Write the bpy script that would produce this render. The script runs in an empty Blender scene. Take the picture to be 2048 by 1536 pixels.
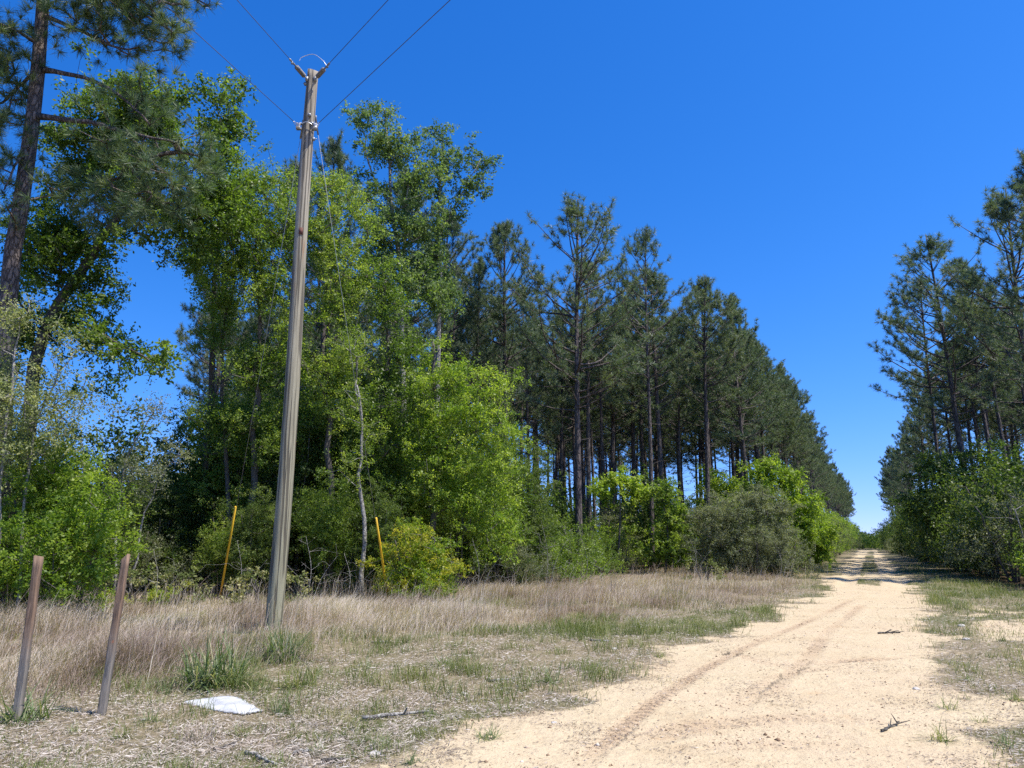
import bpy, math
import numpy as np
from mathutils import Vector

# ---------------------------------------------------------------- camera, sky, sun, exposure
scene = bpy.context.scene
C = scene.collection
PITCH = math.radians(12.0)
FPX = 1480.0                      # focal length in pixels of the 2048 wide frame
CAMH = 1.5
cam_d = bpy.data.cameras.new("camera")
cam_d.sensor_width = 36.0
cam_d.lens = 36.0 * FPX / 2048.0
cam_d.clip_start = 0.1
cam_d.clip_end = 6000
cam = bpy.data.objects.new("camera", cam_d)
C.objects.link(cam)
cam.location = (0, 0, CAMH)
cam.rotation_euler = (math.radians(90) + PITCH, 0, 0)
scene.camera = cam

SUN_AZ, SUN_EL = math.radians(113), math.radians(62)     # azimuth clockwise from +Y
world = bpy.data.worlds.new("World")
scene.world = world
world.use_nodes = True
nt = world.node_tree
bg = nt.nodes["Background"]
sky = nt.nodes.new("ShaderNodeTexSky")
sky.sky_type = 'NISHITA'
sky.sun_disc = False
sky.sun_elevation = SUN_EL
sky.sun_rotation = SUN_AZ
sky.altitude = 300
sky.air_density = 1.0
sky.dust_density = 0.08
sky.ozone_density = 2.0
hs = nt.nodes.new("ShaderNodeHueSaturation")
hs.inputs["Saturation"].default_value = 1.0
tcw = nt.nodes.new("ShaderNodeTexCoord"); va = nt.nodes.new("ShaderNodeVectorMath"); va.operation = 'ADD'
va.inputs[1].default_value = (0, 0, .10); nt.links.new(tcw.outputs["Generated"], va.inputs[0])
vn = nt.nodes.new("ShaderNodeVectorMath"); vn.operation = 'NORMALIZE'; nt.links.new(va.outputs[0], vn.inputs[0])
nt.links.new(vn.outputs[0], sky.inputs["Vector"])
sepc = nt.nodes.new("ShaderNodeSeparateColor"); comb = nt.nodes.new("ShaderNodeCombineColor")
nt.links.new(sky.outputs[0], hs.inputs["Color"]); nt.links.new(hs.outputs[0], sepc.inputs[0])
for ch, (k_, p_) in enumerate(((.165, 2.4), (.60, 1.28), (1.40, 1.0))):   # the deep blue of the camera's sky
    pw = nt.nodes.new("ShaderNodeMath"); pw.operation = 'POWER'; pw.inputs[1].default_value = p_
    ml = nt.nodes.new("ShaderNodeMath"); ml.operation = 'MULTIPLY'; ml.inputs[1].default_value = k_
    nt.links.new(sepc.outputs[ch], pw.inputs[0]); nt.links.new(pw.outputs[0], ml.inputs[0]); nt.links.new(ml.outputs[0], comb.inputs[ch])
nt.links.new(comb.outputs[0], bg.inputs["Color"])
bg.inputs["Strength"].default_value = 0.109

sun_d = bpy.data.lights.new("sun", 'SUN')
sun_d.energy = 4.7
sun_d.angle = math.radians(0.53)
sun_d.color = (1.0, 0.95, 0.87)
sun = bpy.data.objects.new("sun", sun_d)
C.objects.link(sun)
sdir = Vector((math.sin(SUN_AZ) * math.cos(SUN_EL), math.cos(SUN_AZ) * math.cos(SUN_EL), math.sin(SUN_EL)))
sun.rotation_euler = sdir.to_track_quat('Z', 'Y').to_euler()
scene.view_settings.view_transform = 'Standard'
scene.view_settings.look = 'None'
scene.view_settings.gamma = 1.0
scene.view_settings.use_curve_mapping = False
scene.view_settings.exposure = 0.70
scene.cycles.max_bounces = 9
scene.cycles.diffuse_bounces = 5
scene.cycles.transmission_bounces = 6
scene.cycles.transparent_max_bounces = 4
scene.cycles.caustics_reflective = False
scene.cycles.caustics_refractive = False
scene.cycles.use_adaptive_sampling = True
scene.cycles.use_denoising = False

# ---------------------------------------------------------------- pixel helpers
cP, sP = math.cos(PITCH), math.sin(PITCH)
def ray(px, py):
    x = (px - 1024.0) / FPX; y = (768.0 - py) / FPX
    return np.array([x, cP - sP * y, sP + cP * y])
def W(px, py, Y):
    r = ray(px, py); t = Y / r[1]
    return np.array([0, 0, CAMH]) + r * t
def G(px, py):
    r = ray(px, py); t = CAMH / -r[2]
    return (r[0] * t, r[1] * t)
AZR = math.atan2(716 / FPX, 1 / cP)
RD = np.array([math.sin(AZR), math.cos(AZR)]); RN = np.array([RD[1], -RD[0]])
def UV(u, v): return RD * u + RN * v                       # road frame -> world xy
def uvof(x, y): return x * RD[0] + y * RD[1], x * RN[0] + y * RN[1]

# ---------------------------------------------------------------- noise and fields
def _h(ix, iy, s):
    n = (ix.astype(np.int64) * 374761393 + iy.astype(np.int64) * 668265263 + s * 1442695041) & 0x7fffffff
    n = ((n ^ (n >> 13)) * 1274126177) & 0x7fffffff
    return ((n ^ (n >> 16)) & 0xffff) / 65535.0
def vnoise(x, y, s=0):
    x = np.asarray(x, float); y = np.asarray(y, float)
    ix = np.floor(x); iy = np.floor(y); fx = x - ix; fy = y - iy
    fx = fx * fx * (3 - 2 * fx); fy = fy * fy * (3 - 2 * fy)
    a = _h(ix, iy, s); b = _h(ix + 1, iy, s); c = _h(ix, iy + 1, s); d = _h(ix + 1, iy + 1, s)
    return (a * (1 - fx) + b * fx) * (1 - fy) + (c * (1 - fx) + d * fx) * fy
def fbm(x, y, s=0, o=4):
    r = 0; a = .5; t = 0
    for i in range(o):
        r = r + a * vnoise(x * 2 ** i + 17.3 * i, y * 2 ** i - 9.1 * i, s + i); t += a; a *= .5
    return r / t
def sstep(a, b, x):
    t = np.clip((x - a) / (b - a), 0, 1); return t * t * (3 - 2 * t)
def sdpoly(x, y, poly):
    """signed distance, positive inside"""
    P = np.array(poly, float); n = len(P)
    d2 = np.full(x.shape, 1e18); ins = np.zeros(x.shape, bool)
    for i in range(n):
        a = P[i]; b = P[(i + 1) % n]; e = b - a
        wx = x - a[0]; wy = y - a[1]
        t = np.clip((wx * e[0] + wy * e[1]) / max(e @ e, 1e-9), 0, 1)
        d2 = np.minimum(d2, (wx - t * e[0]) ** 2 + (wy - t * e[1]) ** 2)
        c = ((a[1] <= y) != (b[1] <= y))
        with np.errstate(divide='ignore', invalid='ignore'):
            xi = a[0] + (y - a[1]) * e[0] / (e[1] if e[1] != 0 else 1e-9)
        ins ^= c & (x < xi)
    d = np.sqrt(d2); return np.where(ins, d, -d)
def sdline(x, y, pts):
    """distance to polyline, along coordinate"""
    P = np.array(pts, float); best = np.full(x.shape, 1e9); along = np.zeros(x.shape); s = 0; side = np.zeros(x.shape)
    for a, b in zip(P[:-1], P[1:]):
        e = b - a; L = np.hypot(*e)
        wx = x - a[0]; wy = y - a[1]
        t = np.clip((wx * e[0] + wy * e[1]) / (L * L), 0, 1)
        d = np.hypot(wx - t * e[0], wy - t * e[1]); m = d < best
        best = np.where(m, d, best); along = np.where(m, s + t * L, along)
        side = np.where(m, np.sign(wx * e[1] - wy * e[0]), side); s += L
    return best * side, along
def smooth(pts, n=8):
    P = [np.array(p, float) for p in pts]; P = [2 * P[0] - P[1]] + P + [2 * P[-1] - P[-2]]; out = []
    for i in range(1, len(P) - 2):
        for k in range(n):
            t = k / n
            out.append(.5 * ((2 * P[i]) + (-P[i - 1] + P[i + 1]) * t + (2 * P[i - 1] - 5 * P[i] + 4 * P[i + 1] - P[i + 2]) * t * t + (-P[i - 1] + 3 * P[i] - 3 * P[i + 1] + P[i + 2]) * t ** 3))
    out.append(P[-2]); return np.array(out)

SAND = [(-3.6, 3.0)] + [G(*p) for p in [(560, 1640), (720, 1545), (880, 1478), (1010, 1425), (1150, 1378), (1300, 1318), (1425, 1272), (1520, 1236), (1590, 1208), (1645, 1186)]] \
    + [tuple(UV(u, -1.6)) for u in (29, 36, 45, 60, 90, 150)] + [tuple(UV(u, 1.15)) for u in (150, 90, 60, 45, 34, 27)] \
    + [G(*p) for p in [(1832, 1190), (1845, 1230), (1885, 1290), (1935, 1370), (2000, 1450), (2100, 1560)]] + [(8, 2), (8, -12), (-8, -12)]
TREELINE = [G(*p) for p in [(-260, 1262), (0, 1240), (280, 1214), (540, 1196), (840, 1192), (1000, 1176), (1170, 1160), (1400, 1148), (1620, 1146)]] + [tuple(UV(u, -2.6)) for u in (44, 60, 90, 150)]
DRY = [G(*p) for p in [(-300, 1430), (0, 1385), (250, 1362), (400, 1340), (560, 1300), (800, 1275), (1000, 1258), (1200, 1240), (1400, 1218), (1530, 1196), (1620, 1172)]] \
    + [tuple(UV(36, -3.0))] + [G(*p) for p in [(1600, 1139), (1400, 1140), (1170, 1150), (1000, 1166), (840, 1178), (540, 1180), (280, 1195), (0, 1218), (-300, 1240)]]
VERGE = [G(*p) for p in [(1826, 1170), (1900, 1158), (2150, 1165), (2400, 1260), (2300, 1320), (2048, 1300), (1930, 1275), (1850, 1225)]]
FOREST = TREELINE + [tuple(UV(150, -400)), (-400, -200), (-60, -20)]

def fields(x, y):
    u, v = uvof(x, y)
    n = fbm(x * .8, y * .8, 3) - .5; n2 = fbm(x * 2.5, y * 2.5, 9) - .5
    wide = np.clip(.35 + .35 * sstep(26, 6, u), .3, .9)
    sd = sdpoly(x, y, SAND)
    sand = sstep(-wide, wide, sd + n * 1.7 + n2 * 1.0)
    # the stretch of bare soil right of the track, half sand and half weeds
    ro = sstep(.8, 2.2, v) * sstep(24, 18, u) * sstep(9, 5.5, v)
    sand = np.maximum(sand, ro * sstep(.36, .62, fbm(x * 1.3, y * 1.3, 21)) * .95)
    # the grass strip between the two ruts
    mid = sstep(.55, .3, np.abs(v + .15)) * sstep(25, 31, u) * sstep(.25, .5, fbm(u * .25, v * .7, 5))
    sand = sand * (1 - mid)
    dry = sstep(-1.2, 1.3, sdpoly(x, y, DRY) + n * 1.6)
    ver = sstep(-.5, .8, sdpoly(x, y, VERGE) + n * 1.8)
    green = np.clip((1 - sand) * (.38 + .9 * sstep(.40, .66, fbm(x * .45, y * .45, 33))), 0, 1)
    green = np.maximum(green, ver * .4); green = np.maximum(green, mid)
    lit = sstep(4, -.5, sdpoly(x, y, DRY) * 0 + y - 7.0) * (1 - sand)      # foreground thatch
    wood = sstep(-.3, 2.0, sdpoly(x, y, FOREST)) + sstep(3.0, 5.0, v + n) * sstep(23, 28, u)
    return dict(sand=sand, dry=dry, green=green * (1 - dry * .75), lit=lit, wood=np.clip(wood, 0, 1), ver=ver, sd=sd)

TRACKS = [
    ([(1120, 1580), (1181, 1511), (1223, 1479), (1272, 1434), (1307, 1405), (1363, 1368), (1420, 1330), (1524, 1281), (1600, 1250), (1661, 1222), (1710, 1195)], .095, .85),
    ([(1500, 1420), (1560, 1365), (1624, 1305), (1655, 1262), (1690, 1238), (1730, 1205)], .11, .7),
    ([(1330, 1300), (1400, 1297), (1480, 1312), (1560, 1330), (1700, 1322), (1800, 1316), (1900, 1310)], .14, .75),
    ([(1440, 1450), (1500, 1390), (1560, 1355), (1620, 1340), (1760, 1330)], .13, .65),
    ([(1250, 1545), (1400, 1500), (1560, 1490), (1720, 1500), (1900, 1545)], .16, .6),
    ([(1100, 1530), (1300, 1470), (1520, 1440), (1700, 1440), (1950, 1460)], .2, .55)]
TRACKW = [(smooth([G(*p) for p in t[0]], 6), t[1], t[2]) for t in TRACKS]

def hgt(x, y):
    x = np.asarray(x, float); y = np.asarray(y, float)
    u, v = uvof(x, y)
    road = sstep(2.4, 1.2, np.abs(v))
    z = (fbm(x * .5, y * .5, 71) - .5) * .10 * (1 - road) + (fbm(x * .12, y * .12, 75) - .5) * .12 * (1 - road)
    z = z + sstep(6.2, 12, v) * sstep(14, 26, u) * .8
    z = z + sstep(0, 14, sdpoly(x, y, FOREST)) * .35
    z = z - .06 * sstep(.45, .0, np.abs(np.abs(v) - .95)) * sstep(24, 34, u)
    return z
def hz1(x, y): return float(hgt(np.array([x]), np.array([y]))[0])
def track_dz(x, y):
    """wheel ruts pressed into the sand, with lug marks"""
    dz = np.zeros(x.shape); tv = np.zeros(x.shape); TS = np.zeros(x.shape); TD = np.zeros(x.shape)
    for pts, w, a in TRACKW:
        d, s = sdline(x, y, pts)
        g = np.exp(-(d / w) ** 4) * sstep(.1, 1.6, s) * sstep(.1, 1.6, s.max() - s) * (.5 + .5 * sstep(.3, .55, fbm(s * .8, s * 0 + w * 99, 44)))
        dz += -.009 * a * g + .006 * a * np.exp(-((np.abs(d) - w * 1.35) / (w * .35)) ** 2)
        m = a * g > tv; tv = np.where(m, a * g, tv); TS = np.where(m, s, TS if TS is not None else 0); TD = np.where(m, np.abs(d) / w, TD)
    track_dz.s, track_dz.d = TS, TD
    return dz, tv

# ---------------------------------------------------------------- materials
def newmat(name):
    m = bpy.data.materials.new(name); m.use_nodes = True
    t = m.node_tree; return m, t, t.nodes["Principled BSDF"], t.nodes["Material Output"]
def ramp(t, stops):
    r = t.nodes.new("ShaderNodeValToRGB"); e = r.color_ramp.elements
    while len(e) < len(stops): e.new(.5)
    for i, (p, c) in enumerate(stops):
        e[i].position = p; e[i].color = (*c, 1)
    return r
def mixc(t, fac, a, b, mode='MIX'):
    n = t.nodes.new("ShaderNodeMix"); n.data_type = 'RGBA'; n.blend_type = mode
    for s, i in ((fac, 0), (a, 6), (b, 7)):
        if hasattr(s, 'links') or isinstance(s, bpy.types.NodeSocket): t.links.new(s, n.inputs[i])
        elif isinstance(s, (int, float)): n.inputs[i].default_value = s
        else: n.inputs[i].default_value = (*s, 1)
    return n.outputs[2]
def math_(t, op, a, b=0.0, c=0.0):
    n = t.nodes.new("ShaderNodeMath"); n.operation = op
    for i, s in enumerate((a, b, c)):
        if isinstance(s, bpy.types.NodeSocket): t.links.new(s, n.inputs[i])
        else: n.inputs[i].default_value = s
    return n.outputs[0]
def noise(t, vec, scale, detail=4, rough=.55):
    n = t.nodes.new("ShaderNodeTexNoise"); n.inputs["Scale"].default_value = scale
    n.inputs["Detail"].default_value = detail; n.inputs["Roughness"].default_value = rough
    if vec is not None: t.links.new(vec, n.inputs["Vector"])
    return n.outputs["Fac"]
def attr(t, name):
    n = t.nodes.new("ShaderNodeAttribute"); n.attribute_name = name; return n.outputs["Fac"]

def leafmat(name, c0, c1, c2, rough=.48, trans=.46, spec=.4, tcol=1.9):
    """c0..c2: the spread of leaf colours, picked per leaf and shifted a little per plant"""
    m, t, p, out = newmat(name)
    oi = t.nodes.new("ShaderNodeObjectInfo")
    f = math_(t, 'ADD', attr(t, "var"), math_(t, 'MULTIPLY_ADD', oi.outputs["Random"], .3, -.15))
    r = ramp(t, [(0.05, c0), (.5, c1), (.97, c2)]); t.links.new(f, r.inputs[0])
    t.links.new(r.outputs[0], p.inputs["Base Color"])
    p.inputs["Roughness"].default_value = rough
    p.inputs["Specular IOR Level"].default_value = spec
    tr = t.nodes.new("ShaderNodeBsdfTranslucent")
    tc = mixc(t, 1.0, r.outputs[0], (tcol, tcol * 1.05, tcol * .45), 'MULTIPLY'); t.links.new(tc, tr.inputs[0])
    mx = t.nodes.new("ShaderNodeMixShader"); mx.inputs[0].default_value = trans
    t.links.new(p.outputs[0], mx.inputs[1]); t.links.new(tr.outputs[0], mx.inputs[2])
    t.links.new(mx.outputs[0], out.inputs["Surface"])
    return m

M_OAK = leafmat("oak leaves", (.055, .10, .016), (.12, .185, .028), (.22, .29, .055), rough=.45, spec=.4)
M_BRIGHT = leafmat("bright spring leaves", (.095, .165, .018), (.18, .26, .03), (.31, .37, .065), trans=.5, spec=.4)
M_YEL = leafmat("yellow green fine leaves", (.075, .13, .02), (.145, .215, .035), (.27, .32, .07), trans=.5)
M_YBUSH = leafmat("yellowish bush leaves", (.09, .165, .014), (.175, .25, .025), (.38, .34, .05), trans=.5)
M_POP = leafmat("glossy blue green leaves", (.065, .11, .04), (.12, .18, .065), (.22, .28, .12), rough=.6, spec=.3)
M_GREY = leafmat("grey green small leaves", (.09, .11, .058), (.155, .175, .095), (.25, .26, .15), rough=.55, trans=.35)
M_PALE = leafmat("pale sparse leaves", (.12, .15, .05), (.20, .235, .085), (.34, .34, .15), rough=.55, trans=.35)
M_DARK = leafmat("dark undergrowth leaves", (.045, .08, .018), (.09, .135, .03), (.16, .20, .055), trans=.45, spec=.35)
M_PINE = leafmat("pine needles", (.07, .11, .065), (.125, .175, .095), (.22, .24, .11), rough=.5, trans=.35, spec=.6, tcol=1.3)
M_PINEN = leafmat("near pine needles", (.055, .10, .045), (.10, .16, .065), (.20, .23, .09), rough=.5, trans=.35, spec=.6, tcol=1.3)
M_DRYG = leafmat("dry grass", (.24, .175, .145), (.43, .345, .285), (.64, .57, .48), rough=.7, trans=.3, spec=.2, tcol=1.2)
M_GRN = leafmat("green grass", (.075, .105, .025), (.15, .18, .055), (.34, .31, .15), rough=.55, trans=.3, spec=.3)
M_CLUMP = leafmat("clump grass blades", (.07, .11, .04), (.135, .185, .07), (.36, .33, .18), rough=.5, trans=.3)
M_THATCH = leafmat("dead thatch", (.15, .11, .085), (.34, .275, .215), (.58, .52, .45), rough=.75, trans=.1, spec=.2, tcol=1.1)

def barkmat(name, dark, light, plate=9.0, zs=.25, bump=.6, dist=.03):
    m, t, p, out = newmat(name)
    tc = t.nodes.new("ShaderNodeTexCoord"); mp = t.nodes.new("ShaderNodeMapping")
    mp.inputs["Scale"].default_value = (1, 1, zs); t.links.new(tc.outputs["Object"], mp.inputs["Vector"])
    v = t.nodes.new("ShaderNodeTexVoronoi"); v.feature = 'DISTANCE_TO_EDGE'; v.inputs["Scale"].default_value = plate
    nz = noise(t, mp.outputs[0], plate * .8, 5)
    wv = t.nodes.new("ShaderNodeVectorMath"); wv.operation = 'MULTIPLY_ADD'
    t.links.new(mp.outputs[0], wv.inputs[0]); wv.inputs[1].default_value = (1, 1, 1)
    nn = t.nodes.new("ShaderNodeTexNoise"); nn.inputs["Scale"].default_value = plate * 1.2; t.links.new(mp.outputs[0], nn.inputs["Vector"])
    sc = t.nodes.new("ShaderNodeVectorMath"); sc.operation = 'SCALE'; sc.inputs[3].default_value = .12; t.links.new(nn.outputs["Color"], sc.inputs[0])
    t.links.new(sc.outputs[0], wv.inputs[2]); t.links.new(wv.outputs[0], v.inputs["Vector"])
    e = math_(t, 'MULTIPLY', v.outputs["Distance"], 5.0)
    f = math_(t, 'MULTIPLY', math_(t, 'MINIMUM', e, 1.0), math_(t, 'MULTIPLY_ADD', nz, 1.2, .2))
    r = ramp(t, [(.05, dark), (.45, tuple((a + b) / 2 for a, b in zip(dark, light))), (.95, light)])
    t.links.new(f, r.inputs[0]); t.links.new(r.outputs[0], p.inputs["Base Color"])
    p.inputs["Roughness"].default_value = .85
    b = t.nodes.new("ShaderNodeBump"); b.inputs["Strength"].default_value = bump; b.inputs["Distance"].default_value = dist
    t.links.new(f, b.inputs["Height"]); t.links.new(b.outputs[0], p.inputs["Normal"])
    return m
M_BPINE = barkmat("pine bark", (.045, .032, .025), (.22, .17, .14), 11, .35, .9, .04)
M_BPINE2 = barkmat("slender pine bark", (.035, .028, .024), (.145, .115, .10), 9, .3, .8, .03)
M_BOAK = barkmat("oak bark", (.03, .026, .02), (.12, .105, .085), 16, .3, .6, .02)
M_BPALE = barkmat("pale lichen bark", (.09, .08, .07), (.36, .34, .30), 14, .8, .5, .01)
M_TWIG = barkmat("grey twigs", (.04, .034, .028), (.15, .13, .11), 20, .4, .3, .005)

# ---------------------------------------------------------------- mesh helpers
def mkmesh(name, verts, faces_list, var=None, mat=None, smooth_=False, attrs=None):
    """faces_list: list of int arrays (n,k) of different k"""
    me = bpy.data.meshes.new(name)
    verts = np.asarray(verts, np.float32)
    me.vertices.add(len(verts)); me.vertices.foreach_set("co", verts.ravel())
    loops = np.concatenate([np.asarray(f, np.int32).ravel() for f in faces_list])
    tot = np.concatenate([np.full(len(f), f.shape[1], np.int32) for f in faces_list])
    st = np.concatenate([[0], np.cumsum(tot)[:-1]]).astype(np.int32)
    me.loops.add(len(loops)); me.loops.foreach_set("vertex_index", loops)
    me.polygons.add(len(tot)); me.polygons.foreach_set("loop_start", st)
    if smooth_: me.polygons.foreach_set("use_smooth", np.ones(len(tot), bool))
    if var is not None:
        a = me.attributes.new("var", 'FLOAT', 'FACE'); a.data.foreach_set("value", np.asarray(var, np.float32))
    for k, v in (attrs or {}).items():
        a = me.attributes.new(k, 'FLOAT', 'POINT'); a.data.foreach_set("value", np.asarray(v, np.float32))
    me.update(calc_edges=True); me.validate()
    if mat: me.materials.append(mat)
    return me
def ob(name, me, parent=None, label=None, cat=None, group=None, kind=None, loc=None):
    o = bpy.data.objects.new(name, me); C.objects.link(o)
    if parent: o.parent = parent
    tagp(o, label, cat, group, kind)
    if loc is not None: o.location = loc
    return o
def tagp(o, label=None, cat=None, group=None, kind=None):
    if label: o["label"] = label
    if cat: o["category"] = cat
    if group: o["group"] = group
    if kind: o["kind"] = kind
def chain(pts, rads, k=8, cap=True, base=0, rng=None, rough=0.0):
    """a continuous tube through pts"""
    P = np.asarray(pts, float); R = np.asarray(rads, float); n = len(P)
    T = np.gradient(P, axis=0); T /= np.linalg.norm(T, axis=1)[:, None] + 1e-9
    ref = np.array([0, 0, 1.0]) if abs(T[0][2]) < .9 else np.array([1.0, 0, 0])
    V = []
    for i in range(n):
        a = ref - T[i] * (ref @ T[i]); a /= np.linalg.norm(a); b = np.cross(T[i], a); ref = a
        ang = np.linspace(0, 2 * math.pi, k, endpoint=False)
        rr = R[i] * (1 + (rng.normal(0, rough, k) if rng is not None and rough else 0))
        V.append(P[i] + (np.cos(ang) * rr)[:, None] * a + (np.sin(ang) * rr)[:, None] * b)
    V = np.concatenate(V)
    i0 = (np.arange(n - 1)[:, None] * k + np.arange(k)[None]).ravel(); i1 = (np.arange(n - 1)[:, None] * k + (np.arange(k)[None] + 1) % k).ravel()
    F = np.stack([i0, i1, i1 + k, i0 + k], 1) + base
    extra = []
    if cap:
        V = np.concatenate([V, P[:1], P[-1:]]); a = n * k; j = np.arange(k)
        extra = [np.stack([j, np.full(k, a), (j + 1) % k], 1) + base, np.stack([j + (n - 1) * k, (j + 1) % k + (n - 1) * k, np.full(k, a + 1)], 1) + base]
    return V, F, extra
def frustums(A, B, ra, rb, k=5):
    """independent tapered sticks"""
    A = np.asarray(A, float); B = np.asarray(B, float); n = len(A)
    T = B - A; T /= np.linalg.norm(T, axis=1)[:, None] + 1e-9
    ref = np.where(np.abs(T[:, 2:3]) < .9, [[0, 0, 1.0]], [[1.0, 0, 0]])
    a = ref - T * (ref * T).sum(1)[:, None]; a /= np.linalg.norm(a, axis=1)[:, None]; b = np.cross(T, a)
    ang = np.linspace(0, 2 * math.pi, k, endpoint=False); c = np.cos(ang)[None, :, None]; s = np.sin(ang)[None, :, None]
    ring = a[:, None] * c + b[:, None] * s
    V = np.concatenate([A[:, None] + ring * np.asarray(ra)[:, None, None], B[:, None] + ring * np.asarray(rb)[:, None, None]], 1).reshape(-1, 3)
    j = np.arange(k); f = np.stack([j, (j + 1) % k, (j + 1) % k + k, j + k], 1)
    F = (f[None] + (np.arange(n) * 2 * k)[:, None, None]).reshape(-1, 4)
    return V, F
class MB:
    def __init__(s): s.V = []; s.F = {}; s.n = 0
    def add(s, V, *Fs):
        for F in Fs:
            if len(F): s.F.setdefault(F.shape[1], []).append(np.asarray(F) + s.n)
        s.V.append(np.asarray(V, float)); s.n += len(V)
    def chain(s, pts, rads, k=8, **kw):
        V, F, e = chain(pts, rads, k, **kw); s.add(V, F, *e)
    def sticks(s, *a, **kw):
        V, F = frustums(*a, **kw); s.add(V, F)
    def box(s, c, d, rot=None):
        x, y, z = [q / 2 for q in d]
        V = np.array([[i, j, k] for i in (-x, x) for j in (-y, y) for k in (-z, z)], float)
        if rot is not None: V = V @ np.array(rot.to_matrix()).T
        s.add(V + np.asarray(c), np.array([[0, 1, 3, 2], [4, 6, 7, 5], [0, 4, 5, 1], [2, 3, 7, 6], [0, 2, 6, 4], [1, 5, 7, 3]]))
    def mesh(s, name, mat, smooth_=False):
        return mkmesh(name, np.concatenate(s.V), [np.concatenate(v) for v in s.F.values()], None, mat, smooth_)

def unit(v): return v / (np.linalg.norm(v, axis=-1, keepdims=True) + 1e-9)
def leaves(centers, rad, n, size, rng, flat=.8, aspect=.5, clump=None, up=.6, tone=None):
    """n small leaves round each centre; returns verts, quads, var"""
    K = len(centers)
    idx = np.repeat(np.arange(K), n); m = len(idx)
    rr = np.asarray(rad); rr = rr[idx][:, None] if rr.ndim else rr      # leaves sit along a few short twigs
    tw = unit(rng.normal(0, 1, (K, 6, 3)) * [1, 1, flat] + [0, 0, .15]); tj = rng.integers(0, 6, m); td_ = tw[idx, tj]
    tl = rng.uniform(.15, 1.25, (m, 1)) ** .8
    off = td_ * tl * rr + rng.normal(0, 1, (m, 3)) * .13 * rr; off[:, 2] -= .12 * tl[:, 0] ** 2 * (rr[:, 0] if getattr(rr, "ndim", 0) else rr)
    p = centers[idx] + off
    nrm = unit(rng.normal(0, 1, (m, 3)) + np.array([0, 0, up]) + off / (rr + 1e-9) * .5)
    d = unit(np.cross(nrm, rng.normal(0, 1, (m, 3)))); b = np.cross(nrm, d)
    s = size * rng.uniform(.5, 1.45, (m, 1))
    w = s * aspect
    V = np.stack([p - d * s * .5, p + b * w * .5 - d * s * .05, p + d * s * .5, p - b * w * .5 - d * s * .05], 1).reshape(-1, 3)
    F = np.arange(m * 4).reshape(-1, 4)
    base = (rng.uniform(0, 1, K) if tone is None else tone)[idx]
    var = np.clip(.5 + (base - .5) * .7 + rng.normal(0, .17, m), 0, 1)
    return V, F, var
def needles(centers, dirs, n, L, w, rng, spread=1.0):
    K = len(centers); idx = np.repeat(np.arange(K), n); m = len(idx)
    d = unit(dirs[idx] * .7 + rng.normal(0, 1, (m, 3)) * spread + np.array([0, 0, .12]))
    p = centers[idx] - dirs[idx] * (rng.uniform(0, .5, (m, 1)) * L) * .7
    l = L * rng.uniform(.65, 1.1, (m, 1))
    s = unit(np.cross(d, rng.normal(0, 1, (m, 3))))
    tip = p + d * l; tip[:, 2] -= .12 * l[:, 0] * (1 - np.abs(d[:, 2]))
    V = np.stack([p - s * w * .5, p + s * w * .5, tip + s * w * .22, tip - s * w * .22], 1).reshape(-1, 3)
    F = np.arange(m * 4).reshape(-1, 4)
    base = rng.uniform(0, 1, K)[idx]
    return V, F, np.clip(.45 + (base - .5) * .5 + rng.normal(0, .18, m), 0, 1)

def grow(trunks, attr_pts, rng, step=.45, droop=.0, up=.35, back=.6):
    """joins every leaf cluster to the nearest limb: returns nodes, parent, count"""
    nodes = []; par = []
    for T in trunks:
        for i, p in enumerate(T):
            nodes.append(np.array(p)); par.append(-1 if i == 0 else len(nodes) - 2)
    ntr = len(nodes)
    N_ = np.zeros((ntr + len(attr_pts) * 14, 3)); N_[:ntr] = nodes; n = ntr
    tp = N_[:ntr].copy()
    order = np.argsort([np.min(np.linalg.norm(tp - a, axis=1)) for a in attr_pts])
    ends = []
    for oi in order:
        a = attr_pts[oi]; D = N_[:n] - a
        dist = np.linalg.norm(D, axis=1)
        cost = dist + back * np.maximum(0, D[:, 2] + .15 * dist)
        j = int(np.argmin(cost)); d = dist[j]
        k = int(min(10, max(1, math.ceil(d / step)))); p0 = N_[j].copy(); prev = j
        bend = np.array([rng.normal(0, .12), rng.normal(0, .12), -up * .35]) * d
        for i in range(1, k + 1):
            t = i / k; q = p0 + (a - p0) * t + bend * 4 * t * (1 - t) * .5 + (rng.normal(0, .04, 3) * d / k if i < k else 0)
            if n >= len(N_): break
            N_[n] = q; par.append(prev); prev = n; n += 1
        ends.append(prev)
    cnt = np.zeros(n); par = np.array(par[:n])
    for e in ends: cnt[e] += 1
    for i in range(n - 1, -1, -1):
        if par[i] >= 0: cnt[par[i]] += cnt[i]
    return N_[:n], par, cnt, ntr, np.array(ends)
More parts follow.
